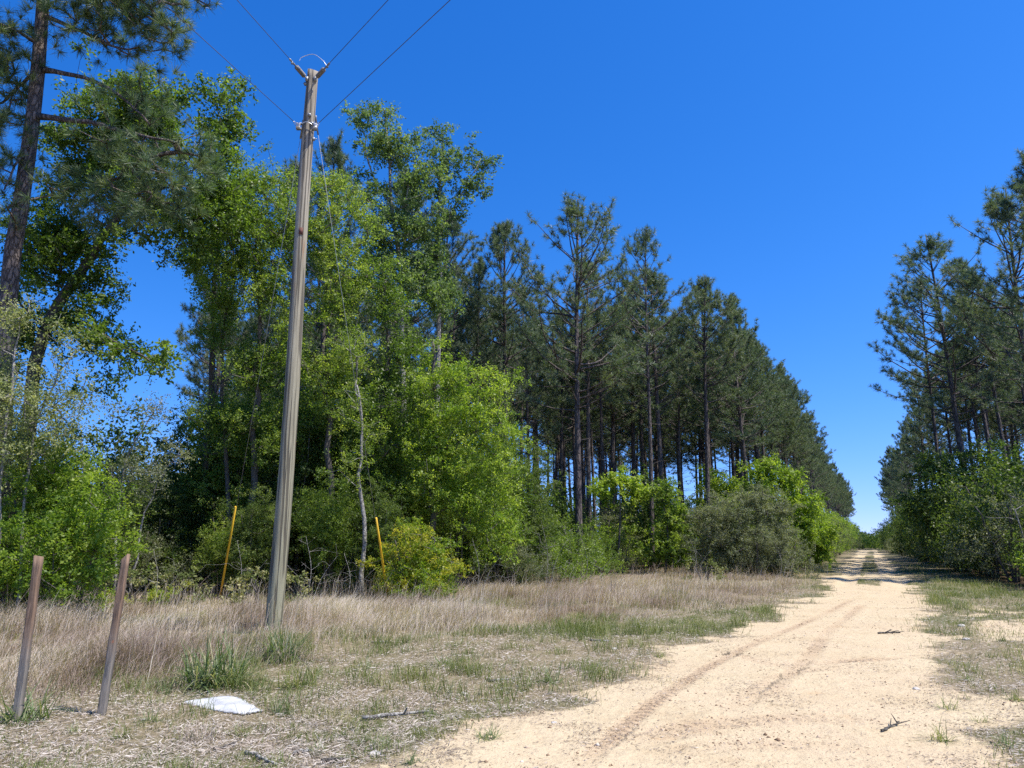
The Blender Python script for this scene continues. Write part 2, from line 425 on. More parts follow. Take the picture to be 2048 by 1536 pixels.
def skeleton_mesh(name, trunks, trunk_r, res, mat, tw=.006, e=.42, kmax=.5, sides=5):
    N_, par, cnt, ntr, ends = res
    mb = MB(); k = 0
    for T, (r0, r1) in zip(trunks, trunk_r):
        T = np.array(T); n = len(T); t = np.linspace(0, 1, n)
        rr = r0 + (r1 - r0) * t ** .8; rr[0] *= 1.25
        mb.chain(T, rr, 12, rng=np.random.default_rng(5), rough=.03)
    r = tw * np.maximum(cnt, 1) ** e
    rt = max(a for a, b in trunk_r) * kmax; r = np.minimum(r, rt)
    i = np.arange(ntr, len(N_)); p = par[i]
    rp = np.where(p < ntr, r[i] * 1.15, r[p])
    big = r[i] > .012
    mb.sticks(N_[p][big], N_[i][big], np.minimum(rp[big], r[i][big] * 1.5), r[i][big], k=6)
    if (~big).any(): mb.sticks(N_[p][~big], N_[i][~big], np.minimum(rp[~big], r[i][~big] * 1.5), r[i][~big] * .9, k=3)
    return mb.mesh(name, mat, True)
def trunkline(pts, n=14, wob=.0, rng=None):
    P = smooth(pts, max(2, n // max(1, len(pts) - 1)))
    if rng is not None and wob: P[1:-1] += rng.normal(0, wob, P[1:-1].shape) * [1, 1, 0]
    return [p for p in P]

def lobes_pts(lobes, dens, rng, hollow=.45, holes=.28):
    """cluster centres spread in ellipsoids (centre, radii)"""
    out = []
    for c, r in lobes:
        n = max(3, int(dens * 4.19 * r[0] * r[1] * r[2]))
        d = unit(rng.normal(0, 1, (n, 3))); q = rng.uniform(0, 1, (n, 1)) ** hollow
        q *= 1 + .18 * rng.normal(0, 1, (n, 1))
        p = c + d * q * r
        g = fbm(p[:, 0] * .9 + p[:, 2] * .35, p[:, 2] * .9 - p[:, 1] * .6, 50)
        out.append(p[g > holes + .02])
    return np.concatenate(out)

def plant(name, label, cat, base, trunks, trunk_r, lobes, lmat, bmat, dens=2.2, n=60, size=.08, rad=.42, seed=1, group=None,
          aspect=.5, tw=.006, flat=.75, up=.6, kind_='leaf', holes=.28, needle=(60, .2, .007), parts=('trunk', 'crown'), hollow=.45, **gk):
    """thing > trunk (with limbs), crown; every coordinate is world minus base"""
    dens = dens * (3.4 if kind_ == 'leaf' else 3.0); n = int(n * 1.9)
    rng = np.random.default_rng(seed); base = np.array(base, float)
    root = bpy.data.objects.new(name, None); C.objects.link(root); root.location = base; root.empty_display_size = .3
    tagp(root, label, cat, group)
    T = [[np.asarray(p) - base for p in t] for t in trunks]
    L = [(np.asarray(c) - base, np.asarray(r)) for c, r in lobes]
    pts = lobes_pts(L, dens, rng, hollow, holes); pts = pts[pts[:, 2] > .15]
    res = grow(T, pts, rng, **gk)
    ob(parts[0], skeleton_mesh(name + "_wood", T, trunk_r, res, bmat, tw=tw), root)
    if kind_ == 'leaf':
        V, F, var = leaves(pts, rng.uniform(.7, 1.25, len(pts)) * rad, n, size, rng, flat=flat, aspect=aspect, up=up)
    else:
        N_, par, cnt, ntr, ends = res
        d = unit(N_[ends] - N_[par[ends]] + [0, 0, .1])
        sub = [N_[ends]]; dd = [d]
        for q in range(int(rad)):
            o = rng.normal(0, .26, (len(ends), 3)); sub.append(N_[ends] + o); dd.append(unit(d + o * 3))
        V, F, var = needles(np.concatenate(sub), np.concatenate(dd), needle[0], needle[1], needle[2], rng, .62)
    ob(parts[1], mkmesh(name + "_foliage", V, [F], var, lmat), root)
    return root
def copy_plant(root, loc, rz, sc, label=None, group=None, sz=None):
    r = root.copy(); C.objects.link(r); r.location = loc; r.rotation_euler = (0, 0, rz); r.scale = (sc, sc, sz or sc)
    if label: r["label"] = label
    if group: r["group"] = group
    for ch in root.children:
        c = ch.copy(); C.objects.link(c); c.parent = r
    return r
def Lb(px, py, rx, ry, Y, dr=None):
    c = W(px, py, Y); s = np.linalg.norm(ray(px, py)) * 0 + Y / ray(px, py)[1] / FPX
    a, b = rx * s, ry * s
    return (c, (a, dr if dr else min((a + b) / 2 * 1.1, 2.4), b))
def base_at(px, Y, z=None):
    x = (px - 1024) / FPX * (cP * Y - sP * CAMH)
    return np.array([x, Y, hz1(x, Y) if z is None else z])

# ---------------------------------------------------------------- ground and road
def soil_material():
    """one soil for the ground sheet and the road sheet, so they meet without a seam"""
    m, t, p, out = newmat("sandy soil")
    g = t.nodes.new("ShaderNodeNewGeometry"); pos = g.outputs["Position"]
    n1 = noise(t, pos, 1.1, 5, .6); n2 = noise(t, pos, 7, 5, .65); n3 = noise(t, pos, 45, 3, .6); n4 = noise(t, pos, .35, 3)
    sandc = ramp(t, [(.25, (.40, .29, .17)), (.5, (.515, .415, .262)), (.78, (.595, .50, .335))]); t.links.new(math_(t, 'ADD', math_(t, 'MULTIPLY', n1, .6), math_(t, 'MULTIPLY', n2, .4)), sandc.inputs[0])
    clay = mixc(t, math_(t, 'MULTIPLY', math_(t, 'SUBTRACT', math_(t, 'ADD', attr(t, "track"), math_(t, 'MULTIPLY', n2, .6)), .34), .55), sandc.outputs[0], (.36, .22, .13))
    pt_ = ramp(t, [(.42, (0, 0, 0)), (.62, (1, 1, 1))]); t.links.new(noise(t, pos, .55, 5, .65), pt_.inputs[0])
    clay = mixc(t, math_(t, 'MULTIPLY', pt_.outputs[0], .35), clay, (.48, .35, .225))
    # rusty stains on the sand
    st = ramp(t, [(.62, (0, 0, 0)), (.74, (1, 1, 1))]); t.links.new(noise(t, pos, .9, 6, .7), st.inputs[0])
    clay = mixc(t, math_(t, 'MULTIPLY', st.outputs[0], .55), clay, (.52, .28, .11))
    gr = ramp(t, [(.55, (0, 0, 0)), (.68, (1, 1, 1))]); t.links.new(math_(t, 'ADD', math_(t, 'MULTIPLY', n3, .72), math_(t, 'MULTIPLY', n1, .28)), gr.inputs[0])
    clay = mixc(t, math_(t, 'MULTIPLY', gr.outputs[0], .5), clay, (.30, .20, .13))
    veg = ramp(t, [(.3, (.15, .11, .07)), (.5, (.26, .20, .13)), (.72, (.36, .29, .20))]); t.links.new(math_(t, 'ADD', math_(t, 'MULTIPLY', n2, .55), math_(t, 'MULTIPLY', n3, .45)), veg.inputs[0])
    vg = mixc(t, math_(t, 'MULTIPLY', attr(t, "green"), .65), veg.outputs[0], (.085, .10, .03))
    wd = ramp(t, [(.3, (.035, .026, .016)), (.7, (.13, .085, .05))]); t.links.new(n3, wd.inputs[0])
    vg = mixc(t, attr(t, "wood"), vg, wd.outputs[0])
    f = math_(t, 'ADD', attr(t, "sand"), math_(t, 'MULTIPLY', math_(t, 'SUBTRACT', n2, .5), .9))
    fr = ramp(t, [(.33, (0, 0, 0)), (.62, (1, 1, 1))]); t.links.new(f, fr.inputs[0])
    t.links.new(mixc(t, fr.outputs[0], vg, clay), p.inputs["Base Color"])
    p.inputs["Roughness"].default_value = .9; p.inputs["Specular IOR Level"].default_value = .2
    n5 = noise(t, pos, 130, 2, .6)
    h = math_(t, 'ADD', math_(t, 'MULTIPLY', n2, .045), math_(t, 'ADD', math_(t, 'MULTIPLY', n3, .012), math_(t, 'MULTIPLY', n5, .004)))
    lug = math_(t, 'SINE', math_(t, 'ADD', math_(t, 'MULTIPLY', attr(t, "ts"), 2 * math.pi / .13), math_(t, 'ADD', math_(t, 'MULTIPLY', attr(t, "td"), 2.5), math_(t, 'MULTIPLY', n2, 2.0))))
    lug = math_(t, 'MULTIPLY', math_(t, 'MULTIPLY', lug, math_(t, 'POWER', attr(t, "track"), 2.0)), math_(t, 'MULTIPLY', n3, .045))
    h = math_(t, 'ADD', h, lug)
    b = t.nodes.new("ShaderNodeBump"); b.inputs["Distance"].default_value = 1.0; b.inputs["Strength"].default_value = .9
    t.links.new(h, b.inputs["Height"]); t.links.new(b.outputs[0], p.inputs["Normal"])
    return m
M_SOIL = soil_material()
azs = np.radians(np.concatenate([np.arange(-180, -46, 4.0), np.arange(-46, 46, .2), np.arange(46, 180.1, 4.0)]))
rr_ = [0.3]
while rr_[-1] < 3000:
    r = rr_[-1]; rr_.append(r * (1.08 if r < 4 else 1.0075 if r < 16 else 1.016 if r < 60 else 1.06 if r < 200 else 1.25))
rr_ = np.array(rr_)
RA, RR = np.meshgrid(azs, rr_, indexing='ij')
gx = (RR * np.sin(RA)); gy = (RR * np.cos(RA)); shp = gx.shape
fx_, fy_ = gx.ravel(), gy.ravel()
near = RR.ravel() < 260
gz = np.zeros(fx_.shape); at = {k: np.zeros(fx_.shape) for k in ("sand", "green", "wood", "track", "ts", "td")}
fl = fields(fx_[near], fy_[near]); gz[near] = hgt(fx_[near], fy_[near])
dz, tv = track_dz(fx_[near], fy_[near]); gz[near] += dz * fl["sand"]
gz[near] += (fbm(fx_[near] * 4, fy_[near] * 4, 91) - .5) * .025
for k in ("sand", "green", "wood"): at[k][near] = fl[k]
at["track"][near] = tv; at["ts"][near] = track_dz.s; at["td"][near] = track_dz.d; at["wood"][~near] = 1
gz[~near] = .35
a_, b_ = shp; ii = (np.arange(a_ - 1)[:, None] * b_ + np.arange(b_ - 1)[None]).ravel()
FQ = np.stack([ii, ii + b_, ii + b_ + 1, ii + 1], 1)[:, ::-1]
ctr = np.full((1, 3), 0.0); ctr[0, 2] = gz[0]
V = np.stack([fx_, fy_, gz], 1)
fan = np.stack([np.arange(a_ - 1) * b_, np.arange(1, a_) * b_, np.full(a_ - 1, len(V))], 1)[:, ::-1]
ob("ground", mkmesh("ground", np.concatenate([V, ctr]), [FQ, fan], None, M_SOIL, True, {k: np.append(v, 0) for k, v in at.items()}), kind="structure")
# the road: the driven sand, laid on the ground as its own sheet
sdm = np.full(fx_.shape, -9.0); sdm[near] = fl["sd"] + (fbm(fx_[near] * .8, fy_[near] * .8, 3) - .5) * 1.2
qm = (sdm[FQ] > 0.12).all(1) & (RR.ravel()[FQ] > 1.5).all(1)
FR = FQ[qm]; used, inv = np.unique(FR, return_inverse=True)
VR = V[used].copy(); VR[:, 2] += .004
ob("dirt_road", mkmesh("dirt_road", VR, [inv.reshape(-1, 4)], None, M_SOIL, True, {k: v[used] for k, v in at.items()}), kind="structure")

# ---------------------------------------------------------------- utility pole, wires, guys
def wood_mat():
    m, t, p, out = newmat("weathered pole wood")
    tc = t.nodes.new("ShaderNodeTexCoord"); o = tc.outputs["Object"]
    def mp(sx, sy, sz):
        q = t.nodes.new("ShaderNodeMapping"); q.inputs["Scale"].default_value = (sx, sy, sz); t.links.new(o, q.inputs["Vector"]); return q.outputs[0]
    a = noise(t, mp(1, 1, .05), 34, 6, .65); b = noise(t, mp(1, 1, .12), 6, 4); c = noise(t, mp(1, 1, .02), 26, 2, .4)
    r = ramp(t, [(.25, (.16, .135, .10)), (.5, (.30, .265, .205)), (.75, (.42, .38, .31))]); t.links.new(math_(t, 'ADD', math_(t, 'MULTIPLY', a, .6), math_(t, 'MULTIPLY', b, .4)), r.inputs[0])
    sx = t.nodes.new("ShaderNodeSeparateXYZ"); t.links.new(o, sx.inputs[0])
    tint = mixc(t, math_(t, 'MULTIPLY', sx.outputs[2], .09), (.86, .92, .74), (1.04, 1.0, 1.0))
    col = mixc(t, 1.0, r.outputs[0], tint, 'MULTIPLY')
    ck = ramp(t, [(.42, (1, 1, 1)), (.47, (0, 0, 0))]); t.links.new(c, ck.inputs[0])
    col = mixc(t, math_(t, 'MULTIPLY', ck.outputs[0], .75), col, (.05, .04, .028))
    ru = ramp(t, [(.64, (0, 0, 0)), (.74, (1, 1, 1))]); t.links.new(noise(t, mp(1, 1, .16), 5.3, 3), ru.inputs[0])
    col = mixc(t, math_(t, 'MULTIPLY', ru.outputs[0], .6), col, (.28, .12, .04))
    t.links.new(col, p.inputs["Base Color"]); p.inputs["Roughness"].default_value = .85
    bp = t.nodes.new("ShaderNodeBump"); bp.inputs["Distance"].default_value = .012; bp.inputs["Strength"].default_value = .9
    t.links.new(math_(t, 'SUBTRACT', a, math_(t, 'MULTIPLY', ck.outputs[0], .8)), bp.inputs["Height"]); t.links.new(bp.outputs[0], p.inputs["Normal"])
    return m
M_POLE = wood_mat()
def plain(name, col, rough=.5, metal=0.0, var_=.15, scale=20):
    m, t, p, out = newmat(name)
    tc = t.nodes.new("ShaderNodeTexCoord"); n = noise(t, tc.outputs["Object"], scale, 4)
    r = ramp(t, [(.3, tuple(c * (1 - var_) for c in col)), (.7, tuple(min(1, c * (1 + var_)) for c in col))]); t.links.new(n, r.inputs[0])
    t.links.new(r.outputs[0], p.inputs["Base Color"]); p.inputs["Roughness"].default_value = rough; p.inputs["Metallic"].default_value = metal
    return m
M_STEEL = plain("galvanised steel", (.26, .27, .28), .55, .5)
M_ALU = plain("bright aluminium wire", (.7, .7, .7), .35, .8)
M_WIRE = plain("weathered conductor", (.09, .09, .10), .6, .3)
M_POLY = plain("grey polymer insulator", (.14, .135, .14), .5)
M_PORC = plain("pale glazed porcelain", (.62, .62, .63), .2)
M_YGUARD = plain("yellow plastic", (.70, .42, .02), .45, 0, .12, 6)
M_RUST = plain("rusty tag", (.12, .045, .03), .8)

PY = 12.7
pb = base_at(545, PY); pt = W(628, 141, PY)
pole = bpy.data.objects.new("utility_pole", None); C.objects.link(pole); pole.location = pb
tagp(pole, "tall weathered wooden utility pole standing in the grass left of the road", "utility pole")
top = pt - pb
def pr(z): return .140 - (.140 - .104) * z / top[2]
def pc(z): return np.array([top[0] * z / top[2] + .03 * math.sin(z * .55), 0, z])
mb = MB(); zz = np.linspace(-.4, top[2], 60); rg = np.random.default_rng(3)
k = 28; ang = np.linspace(0, 2 * math.pi, k, endpoint=False)
prof = 1 + .018 * np.sin(ang * 3 + 1) + .012 * rg.normal(0, 1, k)
Vp = []
for z in zz:
    c = pc(z); r = pr(z) * prof * (1 + .012 * math.sin(z * 1.7) + rg.normal(0, .003, k))
    zt = z + (0.05 * np.cos(ang - 2.2) if z == zz[-1] else 0)
    Vp.append(np.stack([c[0] + r * np.cos(ang), c[1] + r * np.sin(ang), np.full(k, z) + (zt - z)], 1))
Vp = np.concatenate(Vp); n = len(zz)
i0 = (np.arange(n - 1)[:, None] * k + np.arange(k)).ravel(); i1 = (np.arange(n - 1)[:, None] * k + (np.arange(k) + 1) % k).ravel()
capc = len(Vp); Vp = np.concatenate([Vp, [pc(top[2])]]); j = np.arange(k)
mb.add(Vp, np.stack([i0, i1, i1 + k, i0 + k], 1), np.stack([j + (n - 1) * k, (j + 1) % k + (n - 1) * k, np.full(k, capc)], 1))
ob("pole_shaft", mb.mesh("pole_shaft", M_POLE, True), pole)
mb = MB(); c = pc(7.0); from mathutils import Matrix
mb.box((c[0] + .27 * pr(7.0), c[1] - .97 * pr(7.0), 7.0), (.07, .02, .13), Matrix.Rotation(.28, 3, 'Z').to_quaternion()); ob("tag", mb.mesh("tag", M_RUST), pole)

def wire_dir(pa, H, edge):
    """horizontal run from the point pa whose far course crosses the picture edge at pixel edge"""
    r = ray(*edge); q = np.array([0, 0, CAMH]) + r * ((H - CAMH) / r[2]); d = q - pa; d[2] = 0
    return d / np.linalg.norm(d)
def ribbed(name, a, d, L, r, mat, parent, sheds=9):
    P = [a]; R = [.012]
    for i in range(sheds):
        t0 = .1 + .8 * i / sheds
        for dt, q in ((0, .45), (.25, 1), (.45, .95), (.6, .45)):
            P.append(a + d * L * (t0 + .8 / sheds * dt)); R.append(r * q)
    P.append(a + d * L); R.append(.012)
    m = MB(); m.chain(P, R, 12); return ob(name, m.mesh(name, mat, True), parent)
def wire(name, a, d, L, label, sag=.012, r=.0055, group=None):
    s = np.linspace(0, L, 40); P = a + d[None] * s[:, None]; P[:, 2] += -s * .022 + sag * .02 * s * s / L
    m = MB(); m.chain(P - a, np.full(40, r), 6)
    return ob(name, m.mesh(name, M_WIRE, True), None, label, "power line", group, loc=a)
upz = top[2] - .24
jump = []
for side, px_in, edge, lab in ((-1, 612, (485, 0), "upper thin wire running up left from the pole top insulator"), (1, 634, (770, 0), "upper thin wire running up right from the pole top insulator")):
    cz = pc(upz); d0 = wire_dir(pb + cz, pb[2] + upz, edge)
    a = cz + np.array([side * pr(upz) * .75, -pr(upz) * .75, 0])
    b0 = a + d0 * .07; e0 = b0 + d0 * .36
    m = MB(); m.chain([a - d0 * .05, b0], [.016, .014], 8); m.box(a, (.05, .05, .09)); ob("eye_bolt", m.mesh("eye_bolt", M_STEEL), pole)
    ribbed("insulator", b0, d0, .36, .046, M_POLY, pole, 10)
    m = MB(); m.chain([e0 - d0 * .02, e0 + d0 * .04, e0 + d0 * .07, e0 + d0 * .17, e0 + d0 * .21], [.011, .020, .015, .021, .009], 8)
    m.box(e0 + d0 * .11 + np.array([0, 0, -.025]), (.025, .04, .04)); ob("wire_clamp", m.mesh("wire_clamp", M_STEEL), pole)
    st = e0 + d0 * .21
    wire("overhead_wire", pb + st, d0, 38, lab)
    jump.append((e0 + d0 * .08, d0))
# jumper arc from the right clamp that springs up over the pole top
jr, jl = jump[1][0], jump[0][0]
tip = W(602, 117, PY - .45) - pb
J = smooth([jr, jr * .80 + tip * .2 + [0, 0, .10], jr * .45 + tip * .55 + [0, 0, .16], tip + [0.02, 0, .03], tip + [-.03, 0, -.05]], 8)
m = MB(); m.chain(J, np.full(len(J), .007), 6); ob("jumper", m.mesh("jumper", M_ALU, True), pole)
lz = W(615, 262, PY)[2] - pb[2]
for side, edge, lab in ((-1, (415, 70), "lower wire running up left past the pine branches from the porcelain spool"), (1, (882, 0), "lower wire running up right from the porcelain spool")):
    cz = pc(lz); d0 = wire_dir(pb + cz, pb[2] + lz, edge)
    a = cz + np.array([side * pr(lz) * .9, -pr(lz) * .55, 0]); b0 = a + d0 * .10
    m = MB(); m.chain([a - d0 * .06, b0], [.013, .013], 8)
    for s2 in (-1, 1): m.box(b0 + np.array([0, 0, .055 * s2]), (.10, .07, .012))
    ob("bracket", m.mesh("bracket", M_STEEL), pole)
    m = MB(); zc = b0 + d0 * .03; m.chain([zc + [0, 0, q] for q in (-.048, -.04, -.02, 0, .02, .04, .048)], [.03, .042, .04, .026, .04, .042, .03], 14)
    ob("spool_insulator", m.mesh("spool_insulator", M_PORC, True), pole)
    lp = [zc - d0 * .03 + [0, 0, .005], zc + np.array([d0[1], -d0[0], 0]) * .04, zc + d0 * .16, zc + np.array([-d0[1], d0[0], 0]) * .04, zc - d0 * .03]
    m = MB(); L_ = smooth(lp, 5); m.chain(L_, np.full(len(L_), .006), 5); ob("tie_loop", m.mesh("tie_loop", M_ALU, True), pole)
    wire("overhead_wire", pb + zc + d0 * .16, d0, 38, lab)
m = MB(); q = pc(lz + .07); R_ = pr(lz) + .012
arc = [q + [math.cos(t) * (R_ + .05), math.sin(t) * (R_ + .03), .03 * math.sin(3 * t)] for t in np.linspace(math.pi * 1.08, math.pi * 1.92, 12)]
m.chain(arc, np.full(12, .007), 6); ob("neutral_jumper", m.mesh("neutral_jumper", M_ALU, True), pole)
for z, az_, ln in ((top[2] - .32, -2.75, .11), (top[2] - 1.02, -1.25, .09), (top[2] - 1.18, -.7, .12), (lz - .18, -.15, .16)):
    c = pc(z); d = np.array([math.cos(az_), math.sin(az_), 0]); m = MB()
    m.chain([c + d * pr(z) * .9, c + d * (pr(z) + ln * .5)], [.011, .011], 6); m.box(c + d * (pr(z) + .012), (.05, .05, .05))
    ob("bolt", m.mesh("bolt", M_STEEL), pole)
def guy(z, side, ax, Ya, guard_top_px, base_px, label):
    a = pb + pc(z) + np.array([side * pr(z), .02, 0]); g = base_at(base_px[0], Ya); g[2] -= .05
    root = bpy.data.objects.new("guy_wire", None); C.objects.link(root); root.location = g
    tagp(root, label, "guy wire", "guy wires with yellow guards")
    A = a - g; d = unit(A)
    m = MB(); m.chain([np.zeros(3) - d * .2, A], [.0045, .0045], 6); ob("cable", m.mesh("cable", M_STEEL, True), root)
    m = MB(); s0 = np.array([side * .02, -.02, 0]) ; L = 3.1 if side < 0 else 2.5
    m.chain([s0 + d * .05, s0 + d * .8, s0 + d * 1.6, s0 + d * L], [.027, .026, .025, .024], 10); ob("guard", m.mesh("guard", M_YGUARD, True), root)
    m = MB(); m.chain([A - d * .35, A - d * .05, A], [.016, .02, .03], 8); ob("grip", m.mesh("grip", M_STEEL, True), root)
guy(top[2] - 1.05, -1, 0, 20.0, (472, 1008), (441, 1200), "guy cable with tall yellow guard behind the pole on its left")
guy(top[2] - .95, 1, 0, 19.0, (752, 1043), (777, 1210), "guy cable with yellow guard in front of the yellowish bush")

# ---------------------------------------------------------------- leaning stakes
def stake_mat(seed):
    m, t, p, out = newmat("weathered stake wood")
    tc = t.nodes.new("ShaderNodeTexCoord"); o = tc.outputs["Object"]
    q = t.nodes.new("ShaderNodeMapping"); q.inputs["Scale"].default_value = (1, 1, .08); q.inputs["Location"].default_value = (seed, 0, 0); t.links.new(o, q.inputs["Vector"])
    a = noise(t, q.outputs[0], 60, 6, .7); b = noise(t, o, 5, 3)
    sx = t.nodes.new("ShaderNodeSeparateXYZ"); t.links.new(o, sx.inputs[0])
    lo = ramp(t, [(.3, (.10, .085, .07)), (.7, (.30, .265, .22))]); t.links.new(a, lo.inputs[0])
    hi = ramp(t, [(.3, (.10, .06, .035)), (.6, (.24, .155, .10)), (.8, (.42, .32, .23))]); t.links.new(a, hi.inputs[0])
    f = ramp(t, [(.34, (0, 0, 0)), (.56, (1, 1, 1))]); t.links.new(math_(t, 'MULTIPLY_ADD', b, .15, math_(t, 'MULTIPLY', sx.outputs[2], .6)), f.inputs[0])
    col = mixc(t, f.outputs[0], lo.outputs[0], hi.outputs[0])
    kn = ramp(t, [(.70, (0, 0, 0)), (.74, (1, 1, 1))]); t.links.new(noise(t, o, 14, 2), kn.inputs[0])
    col = mixc(t, math_(t, 'MULTIPLY', kn.outputs[0], .8), col, (.30, .13, .07))
    t.links.new(col, p.inputs["Base Color"]); p.inputs["Roughness"].default_value = .85
    bp = t.nodes.new("ShaderNodeBump"); bp.inputs["Distance"].default_value = .008; bp.inputs["Strength"].default_value = .8
    t.links.new(a, bp.inputs["Height"]); t.links.new(bp.outputs[0], p.inputs["Normal"])
    return m
for (bx, by, tx, ty, w, lab, sd_) in ((33, 1442, 78, 1112, .062, "leaning wooden stake at far left, reddish above, green blades at its foot", 0), (203, 1432, 252, 1113, .060, "leaning dark wooden stake with chipped corner, nearer the white sack", 4)):
    Y = G(bx, by)[1]; b = np.array([*G(bx, by), 0]); b[2] = hz1(b[0], b[1]); tp_ = W(tx, ty, Y + .05) - b
    rg = np.random.default_rng(sd_ + 1); V = []; ns = 16
    for i in range(ns + 1):
        t_ = -.1 + 1.1 * i / ns; c = tp_ * t_; wv = w * (.94 + .1 * math.sin(i * 1.3 + sd_) * .4)
        for q, (sx_, sy_) in enumerate(((-1, -1), (-.82, -1.06), (.82, -1.06), (1, -1), (1, 1), (-1, 1))):
            V.append(c + [sx_ * wv / 2 + rg.normal(0, .0016), sy_ * w * .42 + rg.normal(0, .0016), rg.normal(0, .006) + (.02 * sx_ * (1 if sd_ else -.2) if i == ns else 0)])
    V = np.array(V); k = 6; i0 = (np.arange(ns)[:, None] * k + np.arange(k)).ravel(); i1 = (np.arange(ns)[:, None] * k + (np.arange(k) + 1) % k).ravel()
    capf = np.arange(k)[None] + ns * k
    me = mkmesh("wooden_stake", V, [np.stack([i0, i1, i1 + k, i0 + k], 1), capf], None, stake_mat(sd_ * 3.1))
    ob("wooden_stake", me, None, lab, "stake", loc=b)

# ---------------------------------------------------------------- white sack lying flat
SACK = [G(*p) for p in [(362, 1404), (400, 1401), (455, 1394), (478, 1397), (500, 1408), (524, 1420), (490, 1425), (440, 1421), (400, 1414)]]
def sack():
    c0 = np.array([*G(442, 1412), 0]); rg = np.random.default_rng(8)
    out = np.array([G(*p) for p in [(362, 1404), (400, 1401), (455, 1394), (478, 1397), (500, 1408), (524, 1420), (490, 1425), (440, 1421), (400, 1414)]])
    n = 46; xs = np.linspace(out[:, 0].min(), out[:, 0].max(), n); ys = np.linspace(out[:, 1].min(), out[:, 1].max(), 24)
    X, Y = np.meshgrid(xs, ys, indexing='ij'); sd = sdpoly(X.ravel(), Y.ravel(), out)
    h = hgt(X.ravel(), Y.ravel()); puff = .014 * np.clip(sd / .25, 0, 1) ** .6 + .02 * (fbm(X.ravel() * 7, Y.ravel() * 5, 4) - .5) + .006 * (fbm(X.ravel() * 25, Y.ravel() * 18, 5) - .5)
    Z = h + np.maximum(puff, 0) + .018
    V = np.stack([X.ravel(), Y.ravel(), Z], 1); Vb = V.copy(); Vb[:, 2] = h + .005
    m_, n_ = X.shape; ii = (np.arange(m_ - 1)[:, None] * n_ + np.arange(n_ - 1)).ravel()
    F = np.stack([ii, ii + n_, ii + n_ + 1, ii + 1], 1); ok = (sd[F] > -.012).all(1); F = F[ok]
    E = {}
    for f in F:
        for q in range(4): E[(f[q], f[(q + 1) % 4])] = 1
    side = [(a, b, b + len(V), a + len(V)) for a, b in E if (b, a) not in E]
    me = mkmesh("sack", np.concatenate([V, Vb]) - c0, [F, F[:, ::-1] + len(V), np.array(side)[:, ::-1]], None, None, True)
    m, t, p, o_ = newmat("woven white plastic"); tc = t.nodes.new("ShaderNodeTexCoord")
    r = ramp(t, [(.35, (.36, .36, .355)), (.6, (.54, .54, .53))]); t.links.new(noise(t, tc.outputs["Object"], 5, 5, .6), r.inputs[0]); t.links.new(r.outputs[0], p.inputs["Base Color"])
    p.inputs["Roughness"].default_value = .6; bp = t.nodes.new("ShaderNodeBump"); bp.inputs["Distance"].default_value = .02; bp.inputs["Strength"].default_value = .5
    t.links.new(noise(t, tc.outputs["Object"], 16, 5, .65), bp.inputs["Height"]); t.links.new(bp.outputs[0], p.inputs["Normal"]); me.materials.append(m)
    ob("plastic_sack", me, None, "flat crumpled white sack lying on the grass in the left foreground", "sack", loc=c0)
sack()

# ---------------------------------------------------------------- trees: the ones that can be told apart
def tk(pts, Y, rng=None, wob=0.0):
    P = [W(px, py, (p[0] if p else Y)) for px, py, *p in pts]
    b = base_at(pts[0][0], pts[0][2] if len(pts[0]) > 2 else Y); b[2] -= .05
    return trunkline([b] + P[1:], 14, wob, rng)
rT = np.random.default_rng(77)
# big pine at the left edge
t1 = tk([(-12, 1200), (14, 620), (40, 420), (68, 220), (82, 60), (92, -120), (100, -330)], 16.0)
b1 = t1[0]
BR = [[W(88, 140, 16), W(170, 155, 15.6), W(240, 190, 15.2), (W(300, 250, 15))], [W(72, 232, 16), W(180, 245, 15.4), W(270, 268, 15), W(350, 285, 14.6)],
      [W(85, 30, 16), W(180, 70, 15.6), W(260, 110, 15.2)], [W(90, -40, 16), W(220, -10, 15.4), W(340, 60, 15)], [W(60, 300, 16), W(30, 330, 15.6), W(8, 380, 15.4)],
      [W(80, 90, 16), W(30, 60, 15.6), W(-40, 30, 15.2)], [W(75, 140, 16.1), W(20, 190, 16.4), W(-30, 230, 16.6)]]
plant("pine_tree", "large near pine at left edge with flaking bark and long needles", "pine tree", b1, [t1] + [trunkline(b, 12, .02, rT) for b in BR],
      [(.205, .12), (.065, .02), (.075, .02), (.06, .02), (.06, .02), (.04, .015), (.05, .02), (.05, .02)],
      [Lb(270, 50, 130, 60, 15.4), Lb(350, 70, 60, 50, 15), Lb(190, 20, 90, 60, 15.6), Lb(290, 210, 80, 60, 15.1), Lb(360, 290, 60, 60, 14.8), Lb(260, 320, 110, 45, 15),
       Lb(330, 390, 90, 60, 14.9), Lb(230, 410, 80, 55, 15.2), Lb(150, 370, 60, 50, 15.4), Lb(20, 130, 60, 90, 15.8), Lb(40, 250, 40, 60, 15.8), Lb(5, 330, 50, 60, 15.6),
       Lb(60, 20, 80, 50, 15.7), Lb(30, 440, 40, 40, 15.6), Lb(300, -90, 180, 90, 15.4), Lb(60, -150, 160, 90, 15.8), Lb(-90, 150, 70, 170, 16), Lb(410, 330, 30, 60, 15)],
      M_PINEN, M_BPINE, dens=5.0, kind_='needle', rad=1, needle=(56, .25, .010), seed=11, tw=.008)
